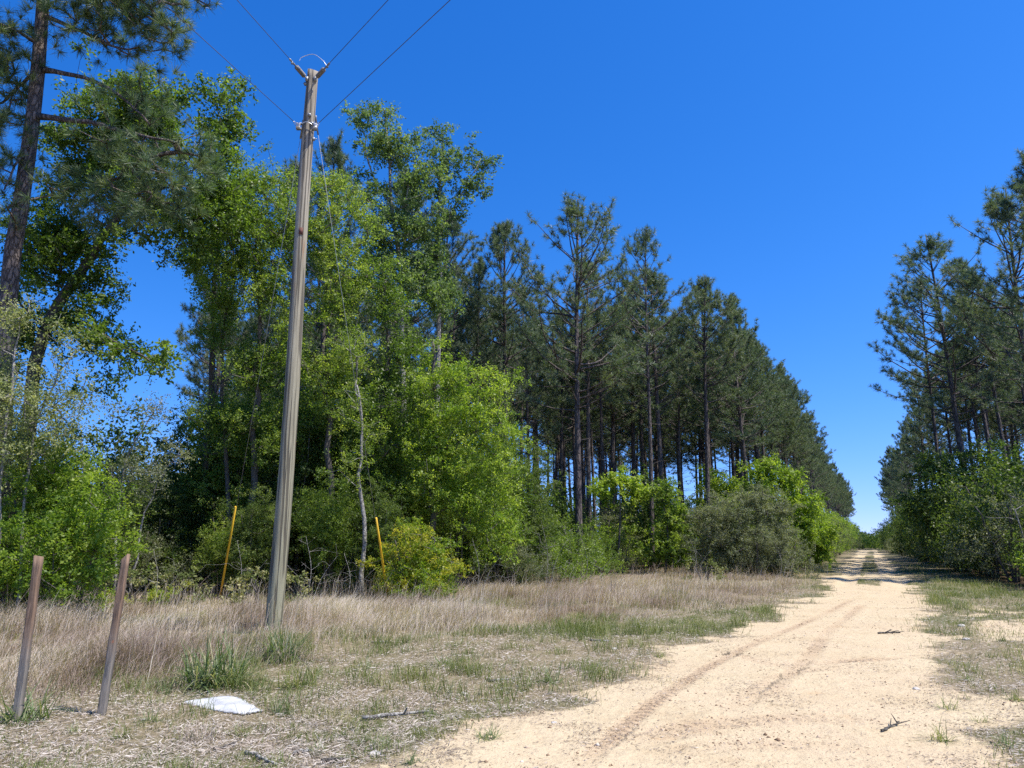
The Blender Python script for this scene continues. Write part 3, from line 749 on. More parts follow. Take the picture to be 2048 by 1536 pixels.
# oak behind it
plant("oak_tree", "leaning oak with dark limbs behind the large near pine", "oak tree", base_at(40, 19),
      [tk([(40, 1200), (70, 730), (150, 560), (230, 440), (300, 330)], 19, rT, .03), trunkline([W(150, 560, 19), W(90, 640, 19), W(30, 600, 18.5)], 10), trunkline([W(110, 640, 19), W(190, 665, 18.6), (W(260, 700, 18.2)), W(330, 735, 18)], 10, .03, rT)],
      [(.2, .07), (.06, .02), (.06, .015)],
      [Lb(330, 210, 90, 70, 19), Lb(250, 250, 120, 90, 19.4), Lb(455, 225, 55, 75, 19), Lb(440, 300, 50, 50, 18.8), Lb(420, 400, 90, 100, 19), Lb(300, 400, 90, 70, 19.3), Lb(150, 330, 80, 90, 19.6), Lb(120, 480, 110, 90, 19.3),
       Lb(80, 600, 90, 90, 19.2), Lb(190, 560, 50, 70, 19), Lb(170, 660, 60, 50, 18.8), Lb(240, 695, 70, 45, 18.6), Lb(320, 720, 55, 35, 18.3), Lb(210, 760, 60, 25, 18.4), Lb(390, 500, 50, 50, 19), Lb(280, 480, 70, 22, 19), Lb(20, 680, 70, 80, 19)],
      M_OAK, M_BOAK, dens=2.7, n=70, size=.10, rad=.42, seed=21)
# left thicket
plant("tall_shrub", "pale sparse small-leaved tree with grey twigs at far left edge", "small tree", base_at(-20, 14.6),
      [tk([(-20, 1240), (10, 900), (30, 700), (60, 600)], 14.4, rT, .03), tk([(30, 1240), (60, 950), (90, 800), (150, 700)], 14.6, rT, .03)], [(.045, .007), (.035, .006)],
      [Lb(40, 640, 70, 50, 14.4), Lb(110, 690, 60, 35, 14.5), Lb(60, 790, 110, 60, 14.5), Lb(130, 850, 80, 70, 14.6), Lb(30, 890, 80, 80, 14.5), Lb(-60, 760, 70, 150, 14.6)],
      M_PALE, M_BPALE, dens=8.5, n=44, size=.052, rad=.36, seed=31, holes=.4, tw=.005)
plant("broadleaf_bush", "big rounded bright green bush behind the two wooden stakes", "bush", base_at(110, 15.2),
      [tk([(110, 1230), (115, 1100), (110, 960)], 15.2), tk([(150, 1230), (180, 1120), (210, 1020)], 15.2), tk([(60, 1230), (40, 1100), (30, 1000)], 15.2)], [(.05, .02)] * 3,
      [Lb(90, 970, 100, 80, 15.2), Lb(180, 1030, 80, 70, 15), Lb(70, 1080, 110, 80, 14.8), Lb(210, 1080, 60, 70, 15), Lb(190, 1150, 70, 50, 14.7), Lb(80, 1170, 100, 60, 14.6), Lb(0, 1150, 60, 80, 14.8), Lb(-80, 1080, 80, 140, 15)],
      M_BRIGHT, M_TWIG, dens=6.5, n=75, size=.062, rad=.3, seed=32, holes=.3)
plant("sapling", "thin airy sapling against the sky in the gap beside the oak", "sapling", base_at(225, 17.5),
      [tk([(225, 1200), (245, 960), (285, 860), (325, 800)], 17.5, rT, .02), tk([(250, 1200), (300, 1000), (360, 900)], 17.8, rT, .02)], [(.035, .006), (.03, .006)],
      [Lb(300, 825, 70, 30, 17.5), Lb(345, 890, 40, 30, 17.7), Lb(225, 815, 35, 20, 17.4), Lb(310, 930, 70, 50, 17.8), Lb(350, 800, 25, 20, 17.5), Lb(260, 960, 60, 60, 17.6)],
      M_GREY, M_BPALE, dens=5, n=36, size=.05, rad=.3, seed=33, holes=.42, tw=.004)
# middle mass
plant("oak_tree", "slim yellow-green tree just left of the utility pole", "oak tree", base_at(498, 21),
      [tk([(498, 1190), (505, 900), (515, 700), (520, 480)], 21, rT, .05), tk([(470, 1190), (455, 900), (440, 700), (470, 560)], 21.4, rT, .05)], [(.12, .04), (.08, .03)],
      [Lb(530, 350, 70, 45, 21), Lb(500, 430, 90, 80, 21), Lb(570, 460, 60, 80, 20.7), Lb(460, 540, 70, 80, 21.2), Lb(540, 590, 90, 90, 21), Lb(440, 660, 50, 70, 21.2), Lb(520, 740, 90, 80, 21.3), Lb(450, 830, 80, 70, 21), Lb(540, 880, 60, 60, 21)],
      M_YEL, M_TWIG, dens=4.4, n=66, size=.065, rad=.36, seed=41, tw=.007, holes=.36)
plant("oak_tree", "yellow-green tree just right of the utility pole top", "oak tree", base_at(655, 21.5),
      [tk([(655, 1190), (660, 900), (655, 700), (660, 480)], 21.5, rT, .05)], [(.12, .04)],
      [Lb(660, 370, 60, 45, 21.5), Lb(700, 430, 60, 60, 21.5), Lb(640, 470, 60, 70, 21.2), Lb(690, 540, 60, 60, 21.3), Lb(650, 620, 80, 70, 21.2), Lb(620, 720, 70, 70, 21), Lb(690, 700, 50, 60, 21), Lb(660, 800, 70, 60, 21.2)],
      M_YEL, M_TWIG, dens=4.4, n=66, size=.065, rad=.36, seed=42, tw=.007, holes=.36)
plant("sweetgum_tree", "bright leafy green tree filling the gap left of the pole", "broadleaf tree", base_at(400, 22.5),
      [tk([(400, 1190), (420, 800), (430, 560), (440, 400)], 22.5, rT, .05)], [(.13, .05)],
      [Lb(425, 370, 55, 40, 22.3), Lb(450, 430, 55, 70, 22.3), Lb(400, 520, 50, 60, 22.5), Lb(440, 600, 40, 50, 22.4), Lb(390, 470, 40, 30, 22.4)],
      M_BRIGHT, M_TWIG, dens=2.8, n=65, size=.085, rad=.38, seed=43)
plant("poplar_tree", "tallest broadleaf tree, blue green, left one of two rising above the wood", "broadleaf tree", base_at(806, 24.5),
      [tk([(806, 1180), (808, 900), (803, 640), (795, 480), (778, 330), (770, 230)], 24.5, rT, .05), trunkline([W(803, 600, 24.5), W(750, 540, 24.4), W(700, 500, 24.2)], 9, .04, rT), trunkline([W(795, 420, 24.5), W(745, 350, 24.4), W(722, 250, 24.3)], 9, .04, rT)], [(.17, .025), (.05, .015), (.05, .015)],
      [Lb(768, 235, 30, 35, 24.5), Lb(728, 250, 30, 40, 24.3), Lb(765, 300, 65, 45, 24.5), Lb(820, 300, 30, 40, 24.5), Lb(840, 360, 50, 40, 24.6), Lb(780, 390, 70, 50, 24.3), Lb(840, 450, 50, 60, 24.4), Lb(770, 480, 60, 60, 24.4), Lb(820, 560, 60, 60, 24.5)],
      M_POP, M_BPALE, dens=3.2, n=64, size=.095, rad=.40, seed=44, tw=.007, holes=.34)
plant("poplar_tree", "open crowned blue green tree with pale trunk, right one of two above the wood", "broadleaf tree", base_at(880, 25.5),
      [tk([(880, 1180), (878, 800), (880, 560), (876, 420), (885, 280)], 25.5, rT, .04), trunkline([W(880, 470, 25.5), W(915, 400, 25.3), W(960, 320, 25.1)], 9, .04, rT), trunkline([W(878, 520, 25.5), W(850, 450, 25.4), W(820, 400, 25.4)], 9, .04, rT)], [(.13, .02), (.045, .012), (.05, .015)],
      [Lb(880, 265, 30, 30, 25.5), Lb(890, 320, 45, 35, 25.4), Lb(935, 310, 25, 30, 25.2), Lb(968, 330, 28, 25, 25.1), Lb(940, 370, 45, 28, 25.2), Lb(870, 380, 40, 30, 25.5), Lb(905, 430, 40, 30, 25.3), Lb(860, 520, 55, 45, 25.4), Lb(885, 600, 40, 60, 25.4)],
      M_POP, M_BPALE, dens=3.2, n=64, size=.095, rad=.38, seed=45, tw=.006, holes=.34)
plant("oak_tree", "dense mid green tree below the two tall poplars", "oak tree", base_at(760, 22),
      [tk([(760, 1180), (765, 900), (775, 700), (770, 560)], 22, rT, .05)], [(.14, .05)],
      [Lb(730, 560, 60, 60, 22), Lb(800, 600, 60, 60, 22), Lb(730, 650, 70, 60, 21.8), Lb(800, 700, 70, 70, 21.7), Lb(730, 760, 70, 60, 21.8), Lb(800, 820, 70, 80, 21.6), Lb(770, 940, 80, 80, 21.8)],
      M_OAK, M_TWIG, dens=3.4, n=66, size=.07, rad=.36, seed=46, holes=.33)
plant("sweetgum_tree", "low spreading tree with the brightest green layered boughs right of the yellowish bush", "broadleaf tree", base_at(862, 21.5),
      [tk([(862, 1180), (866, 980), (870, 820), (866, 680)], 21.5, rT, .04), trunkline([W(866, 950, 21.5), W(920, 880, 21.3), W(990, 850, 21.1)], 9, .03, rT)], [(.12, .04), (.05, .02)],
      [Lb(900, 760, 80, 45, 21.3), Lb(1000, 765, 50, 40, 21.6), Lb(860, 690, 40, 40, 21.6), Lb(920, 830, 90, 50, 21.2), Lb(1000, 870, 55, 45, 21.2), Lb(870, 890, 80, 50, 21.2), Lb(950, 930, 90, 45, 21.2), Lb(1010, 970, 45, 45, 21.2), Lb(890, 980, 80, 50, 21.2), Lb(960, 1030, 70, 45, 21.2), Lb(1000, 1080, 45, 50, 21.2)],
      M_BRIGHT, M_TWIG, dens=4.0, n=75, size=.07, rad=.36, seed=47, holes=.32, flat=.55)
plant("lichened_tree", "crooked slim tree with pale lichen covered trunk between pole and yellowish bush", "broadleaf tree", base_at(724, 19.5),
      [tk([(724, 1180), (726, 1040), (719, 950), (722, 850), (714, 770)], 19.5, rT, .03)], [(.07, .02)],
      [Lb(685, 920, 50, 30, 19.3), Lb(705, 960, 40, 20, 19.4), Lb(690, 790, 50, 50, 19.6), Lb(700, 690, 50, 50, 19.6), Lb(706, 610, 45, 40, 19.6), Lb(735, 860, 35, 40, 19.6)],
      M_YEL, M_BPALE, dens=5, n=50, size=.055, rad=.3, seed=48, holes=.36)
plant("broadleaf_bush", "round yellowish green bush in front of the dark thicket", "bush", base_at(835, 18.9),
      [tk([(820, 1180), (800, 1120), (790, 1080)], 18.9), tk([(850, 1180), (860, 1120), (870, 1080)], 18.9)], [(.04, .015)] * 2,
      [Lb(830, 1100, 75, 48, 18.9), Lb(790, 1140, 55, 50, 18.8), Lb(880, 1140, 50, 50, 18.8), Lb(835, 1160, 80, 35, 18.5)],
      M_YBUSH, M_TWIG, dens=11, n=75, size=.055, rad=.24, seed=49, holes=.28)
plant("broadleaf_bush", "yellow-green shrub between the two tall roadside pines", "bush", base_at(1330, 34),
      [tk([(1330, 1145), (1335, 1060), (1320, 980)], 34)], [(.06, .02)],
      [Lb(1330, 985, 35, 30, 34), Lb(1345, 1040, 30, 45, 34), Lb(1310, 1090, 35, 40, 34), Lb(1350, 1110, 25, 30, 34)],
      M_YEL, M_TWIG, dens=4.5, n=60, size=.11, rad=.32, seed=50)
plant("broadleaf_bush", "bright green shrub top behind the nearest roadside pine", "bush", base_at(1235, 35),
      [tk([(1235, 1145), (1240, 1040), (1240, 960)], 35)], [(.06, .02)],
      [Lb(1245, 960, 40, 25, 35), Lb(1210, 985, 30, 25, 35), Lb(1270, 990, 30, 30, 35)],
      M_BRIGHT, M_TWIG, dens=4.5, n=60, size=.11, rad=.32, seed=51)
plant("cedar_shrub", "large grey-green twiggy shrub mound at the road's left bend", "shrub", base_at(1480, 33.5),
      [tk([(1450, 1145), (1440, 1080), (1420, 1020)], 33.5), tk([(1500, 1145), (1510, 1080), (1520, 1000)], 33.5), tk([(1540, 1145), (1570, 1110), (1600, 1100)], 33.5)], [(.06, .02)] * 3,
      [Lb(1450, 1030, 70, 45, 33.5), Lb(1520, 1010, 60, 40, 33.5), Lb(1420, 1090, 50, 55, 33.3), Lb(1500, 1090, 80, 60, 33), Lb(1570, 1120, 60, 40, 32.5), Lb(1560, 1060, 40, 50, 33.3)],
      M_GREY, M_TWIG, dens=3.6, n=110, size=.07, rad=.34, seed=52, holes=.25, tw=.01, aspect=.35)
plant("broadleaf_bush", "bright lime green bush spilling towards the road behind the grey-green mound", "bush", base_at(1560, 39),
      [tk([(1560, 1135), (1555, 1040), (1540, 950)], 39), tk([(1600, 1135), (1620, 1060), (1620, 1000)], 40)], [(.07, .02)] * 2,
      [Lb(1530, 945, 40, 30, 39), Lb(1575, 965, 40, 30, 39), Lb(1520, 980, 30, 30, 38.5), Lb(1610, 1010, 40, 35, 39), Lb(1600, 1060, 45, 40, 39), Lb(1640, 1090, 40, 40, 40)],
      M_BRIGHT, M_TWIG, dens=2.6, n=75, size=.12, rad=.42, seed=53)
# right side
plant("oak_tree", "dark leafy oak low among the pines right of the road", "oak tree", base_at(1915, 38),
      [tk([(1915, 1140), (1900, 1000), (1880, 900)], 38, rT, .03)], [(.12, .04)],
      [Lb(1880, 940, 50, 45, 38), Lb(1930, 990, 60, 50, 38), Lb(1860, 1010, 50, 50, 38), Lb(1990, 950, 60, 60, 37), Lb(2000, 1040, 50, 40, 37)],
      M_DARK, M_BOAK, dens=1.6, n=60, size=.14, rad=.5, seed=61)

# bare grey shrub at the right edge
def bare(name, label, base, lobes, trunks, tr, seed, tw=.005, dens=4):
    rng = np.random.default_rng(seed); b = np.array(base)
    T = [[np.asarray(p) - b for p in t] for t in trunks]; L = [(np.asarray(c) - b, np.asarray(r)) for c, r in lobes]
    pts = lobes_pts(L, dens, rng, .6, .3); pts = pts[pts[:, 2] > .1]
    res = grow(T, pts, rng)
    o = ob(name, skeleton_mesh(name, T, tr, res, M_BPALE, tw=tw), None, label, "shrub", loc=b); return o
bare("bare_shrub", "leafless pale grey shrub in front of the dark wood at right edge", base_at(2060, 27),
     [Lb(2020, 990, 40, 30, 27), Lb(1990, 1040, 35, 25, 27), Lb(2070, 1000, 50, 50, 27), Lb(2040, 1100, 50, 40, 27)], [tk([(2060, 1180), (2050, 1090), (2030, 1020)], 27)], [(.05, .02)], 62, tw=.006, dens=3.5)

# ---------------------------------------------------------------- plantation pines: a few kinds, copied
def make_pine(seed, H, crown0, spread, r0, lean=0.0, tufts=1.0, open_=1.0):
    """slender bare trunk, stubs of dead branches, rising whorled limbs with needle tufts"""
    rng = np.random.default_rng(seed)
    zz = np.linspace(-.1, H, 26); ph = rng.uniform(0, 6, 4)
    def tc(z):
        t = z / H
        return np.array([lean * t * t + .10 * math.sin(2.2 * t + ph[0]) + .05 * math.sin(6 * t + ph[1]) - .10 * math.sin(ph[0]) - .05 * math.sin(ph[1]),
                         .10 * math.sin(2.6 * t + ph[2]) - .10 * math.sin(ph[2]), z])
    mb = MB(); R = lambda z: r0 * (1 - max(0, z) / H) ** .75 + .018
    mb.chain([tc(z) for z in zz], [R(z) * (1.25 if z < .1 else 1) for z in zz], 9, rng=rng, rough=.04)
    A, B, ra, rb = [], [], [], []; tp, td = [], []
    def seg(a, b, r1, r2): A.append(a); B.append(b); ra.append(r1); rb.append(r2)
    z = H * .30
    while z < H * crown0:                                     # dead stubs
        a = rng.uniform(0, 6.28); L = rng.uniform(.2, 1.3) * (1.5 if rng.random() < .25 else .8)
        d = np.array([math.cos(a), math.sin(a), rng.uniform(-.15, .45)]); p = tc(z); q = p + d * L * .55; e = q + (d + rng.normal(0, .25, 3)) * L * .5
        seg(p, q, .016, .010); seg(q, e, .010, .005); z += rng.uniform(.15, .5)
    z = H * crown0
    while z < H - .35:
        t = (z - H * crown0) / (H * (1 - crown0))
        env = spread * (math.sin(math.pi * min(1, (t * .80 + .26))) ** .8) * (1 - .25 * t)
        for _ in range(rng.integers(2, 5)):
            if rng.random() < .12 * open_: continue
            a = rng.uniform(0, 6.28); L = env * rng.uniform(.55, 1.15)
            el = .12 + .75 * t + rng.normal(0, .12)
            p = tc(z + rng.uniform(-.15, .15)); n = max(3, int(L / .42)); d = np.array([math.cos(a) * math.cos(el), math.sin(a) * math.cos(el), math.sin(el)])
            r = .011 + .011 * L; st = L / n
            for i in range(n):
                f = i / n
                d = unit(d + rng.normal(0, .09, 3) + [0, 0, .09]); q = p + d * st
                seg(p, q, r * (1 - f * .75), r * (1 - (i + 1) / n * .75))
                if f > .22:
                    for sgn in (-1, 1):
                        if rng.random() < .80:
                            s_ = unit(d * .7 + sgn * np.array([-d[1], d[0], 0]) * .8 + [0, 0, rng.uniform(.0, .5)] + rng.normal(0, .15, 3)); l = rng.uniform(.25, .65) * (1.1 - .3 * f)
                            e = q + s_ * l; seg(q, e, .008, .005); tp.append(e); td.append(s_)
                            if rng.random() < .6 * tufts: tp.append(q + s_ * l * .55 + rng.normal(0, .05, 3)); td.append(s_)
                            if rng.random() < .5:
                                s2 = unit(s_ + rng.normal(0, .5, 3) + [0, 0, .3]); tp.append(e + s2 * .2); td.append(s2); seg(e, e + s2 * .2, .005, .004)
                p = q
            tp.append(p); td.append(d); tp.append(p + rng.normal(0, .1, 3)); td.append(unit(d + [0, 0, .6]))
        z += rng.uniform(.22, .42) * open_
    for k in range(6): tp.append(tc(H) + [rng.normal(0, .12), rng.normal(0, .12), rng.uniform(-.5, .1)]); td.append(np.array([0, 0, 1.0]))
    mb.sticks(np.array(A), np.array(B), ra, rb, k=4)
    V, F, var = needles(np.array(tp), np.array(td), int(40 if open_ <= 1.0 else 32), .23, .015, rng, .75)
    return mb.mesh("pine_wood", M_BPINE2, True), mkmesh("pine_needles", V, [F], var, M_PINE)
PK = [make_pine(101, 17, .53, 3.0, .15), make_pine(102, 17, .50, 3.3, .17, .4), make_pine(103, 17, .60, 2.6, .13, -.3), make_pine(104, 17, .44, 3.0, .15, .2, 1.2), make_pine(105, 17, .56, 2.9, .14, 0, 1.0),
      make_pine(106, 17, .42, 3.9, .125, .3, 1.0, 1.15), make_pine(107, 17, .52, 3.4, .115, -.4, .9, 1.3)]
def pine(kind_, x, y, H, rz, label, group=None, width=1.0, proto={}):
    sc = H / 17.0; z = hz1(x, y) - .05
    if kind_ in proto: r = copy_plant(proto[kind_], (x, y, z), rz, sc * width, None, None, sc)
    else:
        r = bpy.data.objects.new("pine_tree", None); C.objects.link(r); r.location = (x, y, z); r.rotation_euler = (0, 0, rz); r.scale = (sc * width, sc * width, sc)
        ob("trunk", PK[kind_][0], r); ob("crown", PK[kind_][1], r); proto[kind_] = r
        r["category"] = "pine tree"
    r["label"] = label
    if group: r["group"] = group
    elif "group" in r: del r["group"]
    if group: r.rotation_euler = (pr_rng.normal(0, .022), pr_rng.normal(0, .022), rz)
    return r
pr_rng = np.random.default_rng(2024)
def pine_px(kind_, px, Y, top_py, rz, label, width=1.0, group=None):
    b = base_at(px, Y); H = W(px, top_py, Y)[2] - b[2]
    return pine(kind_, b[0], b[1], H, rz, label, group, width)
pr_rng = np.random.default_rng(2024)
occupied = []
HERO = [(5, 1160, 30.3, 388, 1.2, "tallest open crowned pine standing at the front of the stand in the dry grass", 1.15),
        (6, 1305, 36.0, 462, 2.9, "second front pine with thin crown and bare trunk, right of the tallest front pine", .9),
        (1, 1428, 44.0, 578, .4, "pine with rounded crown top standing alone above the grey-green shrub mound", 1.0),
        (1, 1010, 34.5, 450, 4.0, "pine just left of the tallest front pine with its crown against the sky", .9),
        (0, 945, 37.0, 520, 5.0, "pine with half hidden crown right of the tall poplars", .9),
        (3, 770, 31.0, 335, .7, "dark pine showing through the crown of the tallest poplar", .95),
        (3, 622, 29.0, 272, 2.2, "dark pine peeping out behind the top of the utility pole", .85),
        (3, 408, 29.5, 420, 3.3, "dark pine at the right edge of the sky gap, left of the pole", .75),
        (4, 1500, 50, 655, 1.0, "pine behind the lone rounded one at the roadside edge of the stand", .95),
        (2, 545, 32, 330, 1.9, "pine top poking above the yellow-green tree left of the pole", .8)]
for k_, px, Y, ty, rz, lab, wd in HERO:
    r = pine_px(k_, px, Y, ty, rz, lab, wd); occupied.append((r.location[0], r.location[1]))
cnt_ = 0
GL = "slender pines of the dense stand left of the road"
spots = []
for iu in range(0, 60):                                       # rows parallel to the road
    for iv in range(0, 26):
        u = 30 + iu * 3.0 + pr_rng.normal(0, .5); v = -6.6 - iv * 3.1 + pr_rng.normal(0, .5)
        x, y = UV(u, v); pxx = 1024 + FPX * x / (cP * y)
        if y < 31 or pxx < 395 or pxx > 1760: continue
        if y < 36 - .25 * min(0, x) and 1040 < pxx < 1500: continue
        depth = -6.6 - v
        if u > 78: continue
        if y > 62 and pxx < 1100: continue
        if pr_rng.random() < (.10 if iv > 1 else .03): continue
        if any((x - a) ** 2 + (y - b) ** 2 < 3 for a, b in occupied): continue
        spots.append((x, y, iv, u))
spots.sort(key=lambda q: q[1])
spots = [q for q in spots if q[3] <= 78 or q[2] > 1][:178]
for k in range(46):                                           # the roadside row running on to the vanishing point
    u = 80 + k * 3.6 + pr_rng.normal(0, .6); v = -5.9 + .004 * (u - 80) - (k % 3) * .5 + pr_rng.normal(0, .3); spots.append((*UV(u, v), 0, u))
for x, y, iv, u in spots:
    k_ = int(pr_rng.choice([0, 1, 2, 3, 4], p=[.25, .25, .2, .1, .2])) if iv > 0 else int(pr_rng.choice([0, 1, 3, 4]))
    H = (15.2 if y < 45 else 16.2) + pr_rng.normal(0, 1.1)
    pine(k_, x, y, H, pr_rng.uniform(0, 6.28), "slender dark trunked pine standing within the dense stand left of the road", GL, pr_rng.uniform(.85, 1.1)); cnt_ += 1
GRt = "pines of the dark row right of the road"
HR = [(5, 2110, 34.5, 372, .5, "tallest pine at the right edge of the picture, crown cut by the frame", 1.1, 2045),
      (5, 1955, 40.0, 468, 3.4, "pine leaning over the road from the right, long low branches reaching left", 1.15, 1900),
      (6, 1895, 47.0, 560, 2.4, "thin pine just left of the leaning one in the right row", 1.0, 1850)]
for k_, px, Y, ty, rz, lab, wd, tpx in HR:
    r = pine_px(k_, px, Y, ty, rz, lab, wd); occupied.append((r.location[0], r.location[1]))
for iu in range(0, 46):
    for iv in range(0, 8):
        u = 36 + iu * 3.6 + pr_rng.normal(0, .6); v = (7.0 if u < 70 else 6.0) + iv * 3.0 + pr_rng.normal(0, .5)
        x, y = UV(u, v); pxx = 1024 + FPX * x / (cP * y)
        if pxx > 2250 or (u > 70 and iv > 2) or (u > 85 and iv > 0): continue
        if any((x - a) ** 2 + (y - b) ** 2 < 2.2 for a, b in occupied): continue
        if iv < 2 and pr_rng.random() < .38: continue
        k_ = int(pr_rng.choice([0, 1, 2, 3, 4, 5], p=[.2, .2, .15, .15, .15, .15]))
        pine(k_, x, y, 16.3 + pr_rng.normal(0, 1.3), pr_rng.uniform(0, 6.28), "dark pine standing in the shaded wood right of the road", GRt, pr_rng.uniform(.85, 1.1)); cnt_ += 1
print("pines", cnt_, len(spots))

# ---------------------------------------------------------------- undergrowth shrubs: a few kinds, copied
def make_shrub(seed, R, H, lmat, size, n, dens, rad, stems=4, holes=.28, aspect=.5, flat=.75):
    rng = np.random.default_rng(seed)
    T = []
    for i in range(stems):
        a = rng.uniform(0, 6.28); q = R * rng.uniform(.15, .5)
        T.append(trunkline([np.array([math.cos(a) * .1, math.sin(a) * .1, -.1]), np.array([math.cos(a) * q * .5, math.sin(a) * q * .5, H * .4]), np.array([math.cos(a) * q, math.sin(a) * q, H * .78])], 8, .02, rng))
    L = [(np.array([0, 0, H * .5]), np.array([R * .75, R * .75, H * .48]))]
    for i in range(6):
        a = rng.uniform(0, 6.28); z = rng.uniform(.2, .85) * H; q = R * rng.uniform(.4, .8) * (1.1 - .5 * z / H); s_ = rng.uniform(.3, .5)
        L.append((np.array([math.cos(a) * q, math.sin(a) * q, z]), np.array([R * s_, R * s_, H * s_ * .55])))
    return dict(T=T, tr=[(.035, .012)] * stems, L=L, m=lmat, size=size, n=n, dens=dens, rad=rad, holes=holes, aspect=aspect, flat=flat, seed=seed)
SK = {"dark": make_shrub(201, 1.7, 3.2, M_DARK, .085, 46, 3.2, .38, 5), "dark2": make_shrub(202, 1.5, 2.6, M_OAK, .075, 46, 3.4, .34, 5),
      "bright": make_shrub(203, 1.5, 2.6, M_BRIGHT, .085, 40, 3.0, .36, 5, .34), "grey": make_shrub(204, 1.7, 2.4, M_GREY, .05, 75, 3.4, .34, 6, .3, .35),
      "yel": make_shrub(205, 1.4, 2.4, M_YEL, .07, 46, 3.0, .34, 4, .36), "talb": make_shrub(214, 2.1, 5.0, M_BRIGHT, .10, 48, 2.8, .38, 5, .3), "low": make_shrub(206, .9, .9, M_GRN, .07, 36, 7, .22, 4, .34), "lowy": make_shrub(207, .7, .7, M_YBUSH, .07, 36, 9, .2, 4, .34)}
sproto = {}
def shrub(kind_, x, y, sc, rz, label, group=None, sz=None):
    z = hz1(x, y) - .08
    if kind_ in sproto: r = copy_plant(sproto[kind_], (x, y, z), rz, sc, label, None, sz)
    else:
        d = SK[kind_]
        r = plant("undergrowth_shrub", label, "shrub", (0, 0, 0), d["T"], d["tr"], d["L"], d["m"], M_TWIG, dens=d["dens"] * .7, n=d["n"], size=d["size"], rad=d["rad"], seed=d["seed"], holes=d["holes"], aspect=d["aspect"], flat=d["flat"], tw=.004, parts=('stems', 'foliage'))
        r.location = (x, y, z); r.rotation_euler = (0, 0, rz); r.scale = (sc, sc, sz or sc); sproto[kind_] = r
    if "group" in r: del r["group"]
    if group: r["group"] = group
    r["label"] = label
    return r
ur = np.random.default_rng(31)
ADJ = {"grey": "grey-green fine leaved", "dark2": "mid green", "dark": "dark leaved", "bright": "bright green", "yel": "yellow-green", "tall": "mid green", "tally": "yellow-green", "talld": "dark leaved", "low": "green", "lowy": "yellowish"}
_shrub = shrub
def shrub(kind_, x, y, sc, rz, label, group=None, sz=None):
    if group:
        for a in ("shadowy leafy", "tall dark", "mixed green", "green shrub", "shaded green", "leafy young", "big dark", "low leafy green", "dark shrub"):
            if label.startswith(a): label = ADJ.get(kind_, "") + label[len(a):] if a not in ("green shrub", "leafy young", "dark shrub") else ADJ.get(kind_, "") + (" young" if a == "leafy young" else " shrub") + label[len(a):]; break
    return _shrub(kind_, x, y, sc, rz, label, group, sz)
def along(pts, n, jit, fn):
    P = np.array(pts); s = np.concatenate([[0], np.cumsum(np.hypot(*np.diff(P, axis=0).T))])
    for t in np.linspace(0, s[-1], n):
        x = np.interp(t, s, P[:, 0]) + ur.normal(0, jit); y = np.interp(t, s, P[:, 1]) + ur.normal(0, jit); fn(x, y)
# front edge of the thicket on the left, behind the named bushes
G1 = "dark shrubs closing the front of the left wood"
F1 = [G(*p) for p in [(-200, 1230), (0, 1215), (280, 1200), (540, 1188), (840, 1180), (1060, 1168)]]
def f1(x, y):
    k_ = str(ur.choice(["dark", "dark2", "dark2", "yel", "grey"])); shrub(k_, x, y + 1.6, ur.uniform(.75, 1.15), ur.uniform(0, 6.28), "shadowy leafy shrub at the foot of the left trees behind the dry grass", G1)
along(F1, 17, .5, f1)
G2 = "taller dark shrubs inside the left wood"
def f2(x, y): shrub(str(ur.choice(["dark", "dark2", "dark2", "yel"])), x, y, ur.uniform(1.2, 1.75), ur.uniform(0, 6.28), "tall dark shrub deeper inside the left wood among the trunks", G2)
along([(p[0] * 1.12, p[1] * 1.12 + 3.5) for p in F1], 17, .9, f2)
along([(-26, 38), (-10, 35), (0, 37), (6, 40)], 13, 1.0, f2)
G3 = "shrubs under the pines left of the road"
def f3(x, y): shrub(str(ur.choice(["grey", "dark2", "bright", "yel", "grey"])), x, y, ur.uniform(.65, 1.05), ur.uniform(0, 6.28), "mixed green shrub at the sunny foot of the pine stand", G3)
along([base_at(p, q)[:2] for p, q in ((960, 24), (1080, 28), (1180, 33), (1300, 37), (1400, 38))], 14, .7, f3)
def f4(x, y): shrub(str(ur.choice(["dark", "dark2", "grey"])), x, y, ur.uniform(1.0, 1.5), ur.uniform(0, 6.28), "dark shrub under the pine crowns behind the sunny fringe", "shrubs deeper under the pines")
along([base_at(p, q)[:2] for p, q in ((900, 33), (1080, 38), (1250, 44), (1430, 50), (1530, 58))], 17, 1.5, f4)
along([base_at(p, q)[:2] for p, q in ((800, 55), (1080, 60), (1300, 64), (1500, 78))], 12, 1.5, f4)
# roadside hedges running away on both sides
for i, (u, v, sc) in enumerate(((30, 9.6, .6), (32, 8.2, .55), (31.5, 11, .8), (34, 7.4, .6), (36, 6.9, .65), (29, 12.5, .8), (33.5, 9.4, .9), (38, 6.6, .6), (28, 14, .9))):
    shrub("dark2" if i % 3 else "grey", *UV(u, v), sc, i * 1.7, "low dark shrub at the shaded foot of the right hand pines behind the verge grass", "low shrubs in front of the right hand pines")
for i, (u, v, sc, k_) in enumerate(((33.5, -4.4, .8, "grey"), (35.5, -3.9, .85, "grey"), (37, -5.6, .75, "talb"), (38.5, -4.0, .95, "bright"), (41, -4.8, .75, "talb"), (42, -3.7, .8, "yel"), (45, -3.7, .9, "bright"), (48.5, -3.6, .85, "yel"), (52, -3.5, .8, "bright"), (35, -6.2, .95, "yel"))):
    shrub(k_, *UV(u, v), sc, i * 2.1, "shrub in the tangle between the grey-green mound and the left wheel rut", "shrubs between the grey-green mound and the road")
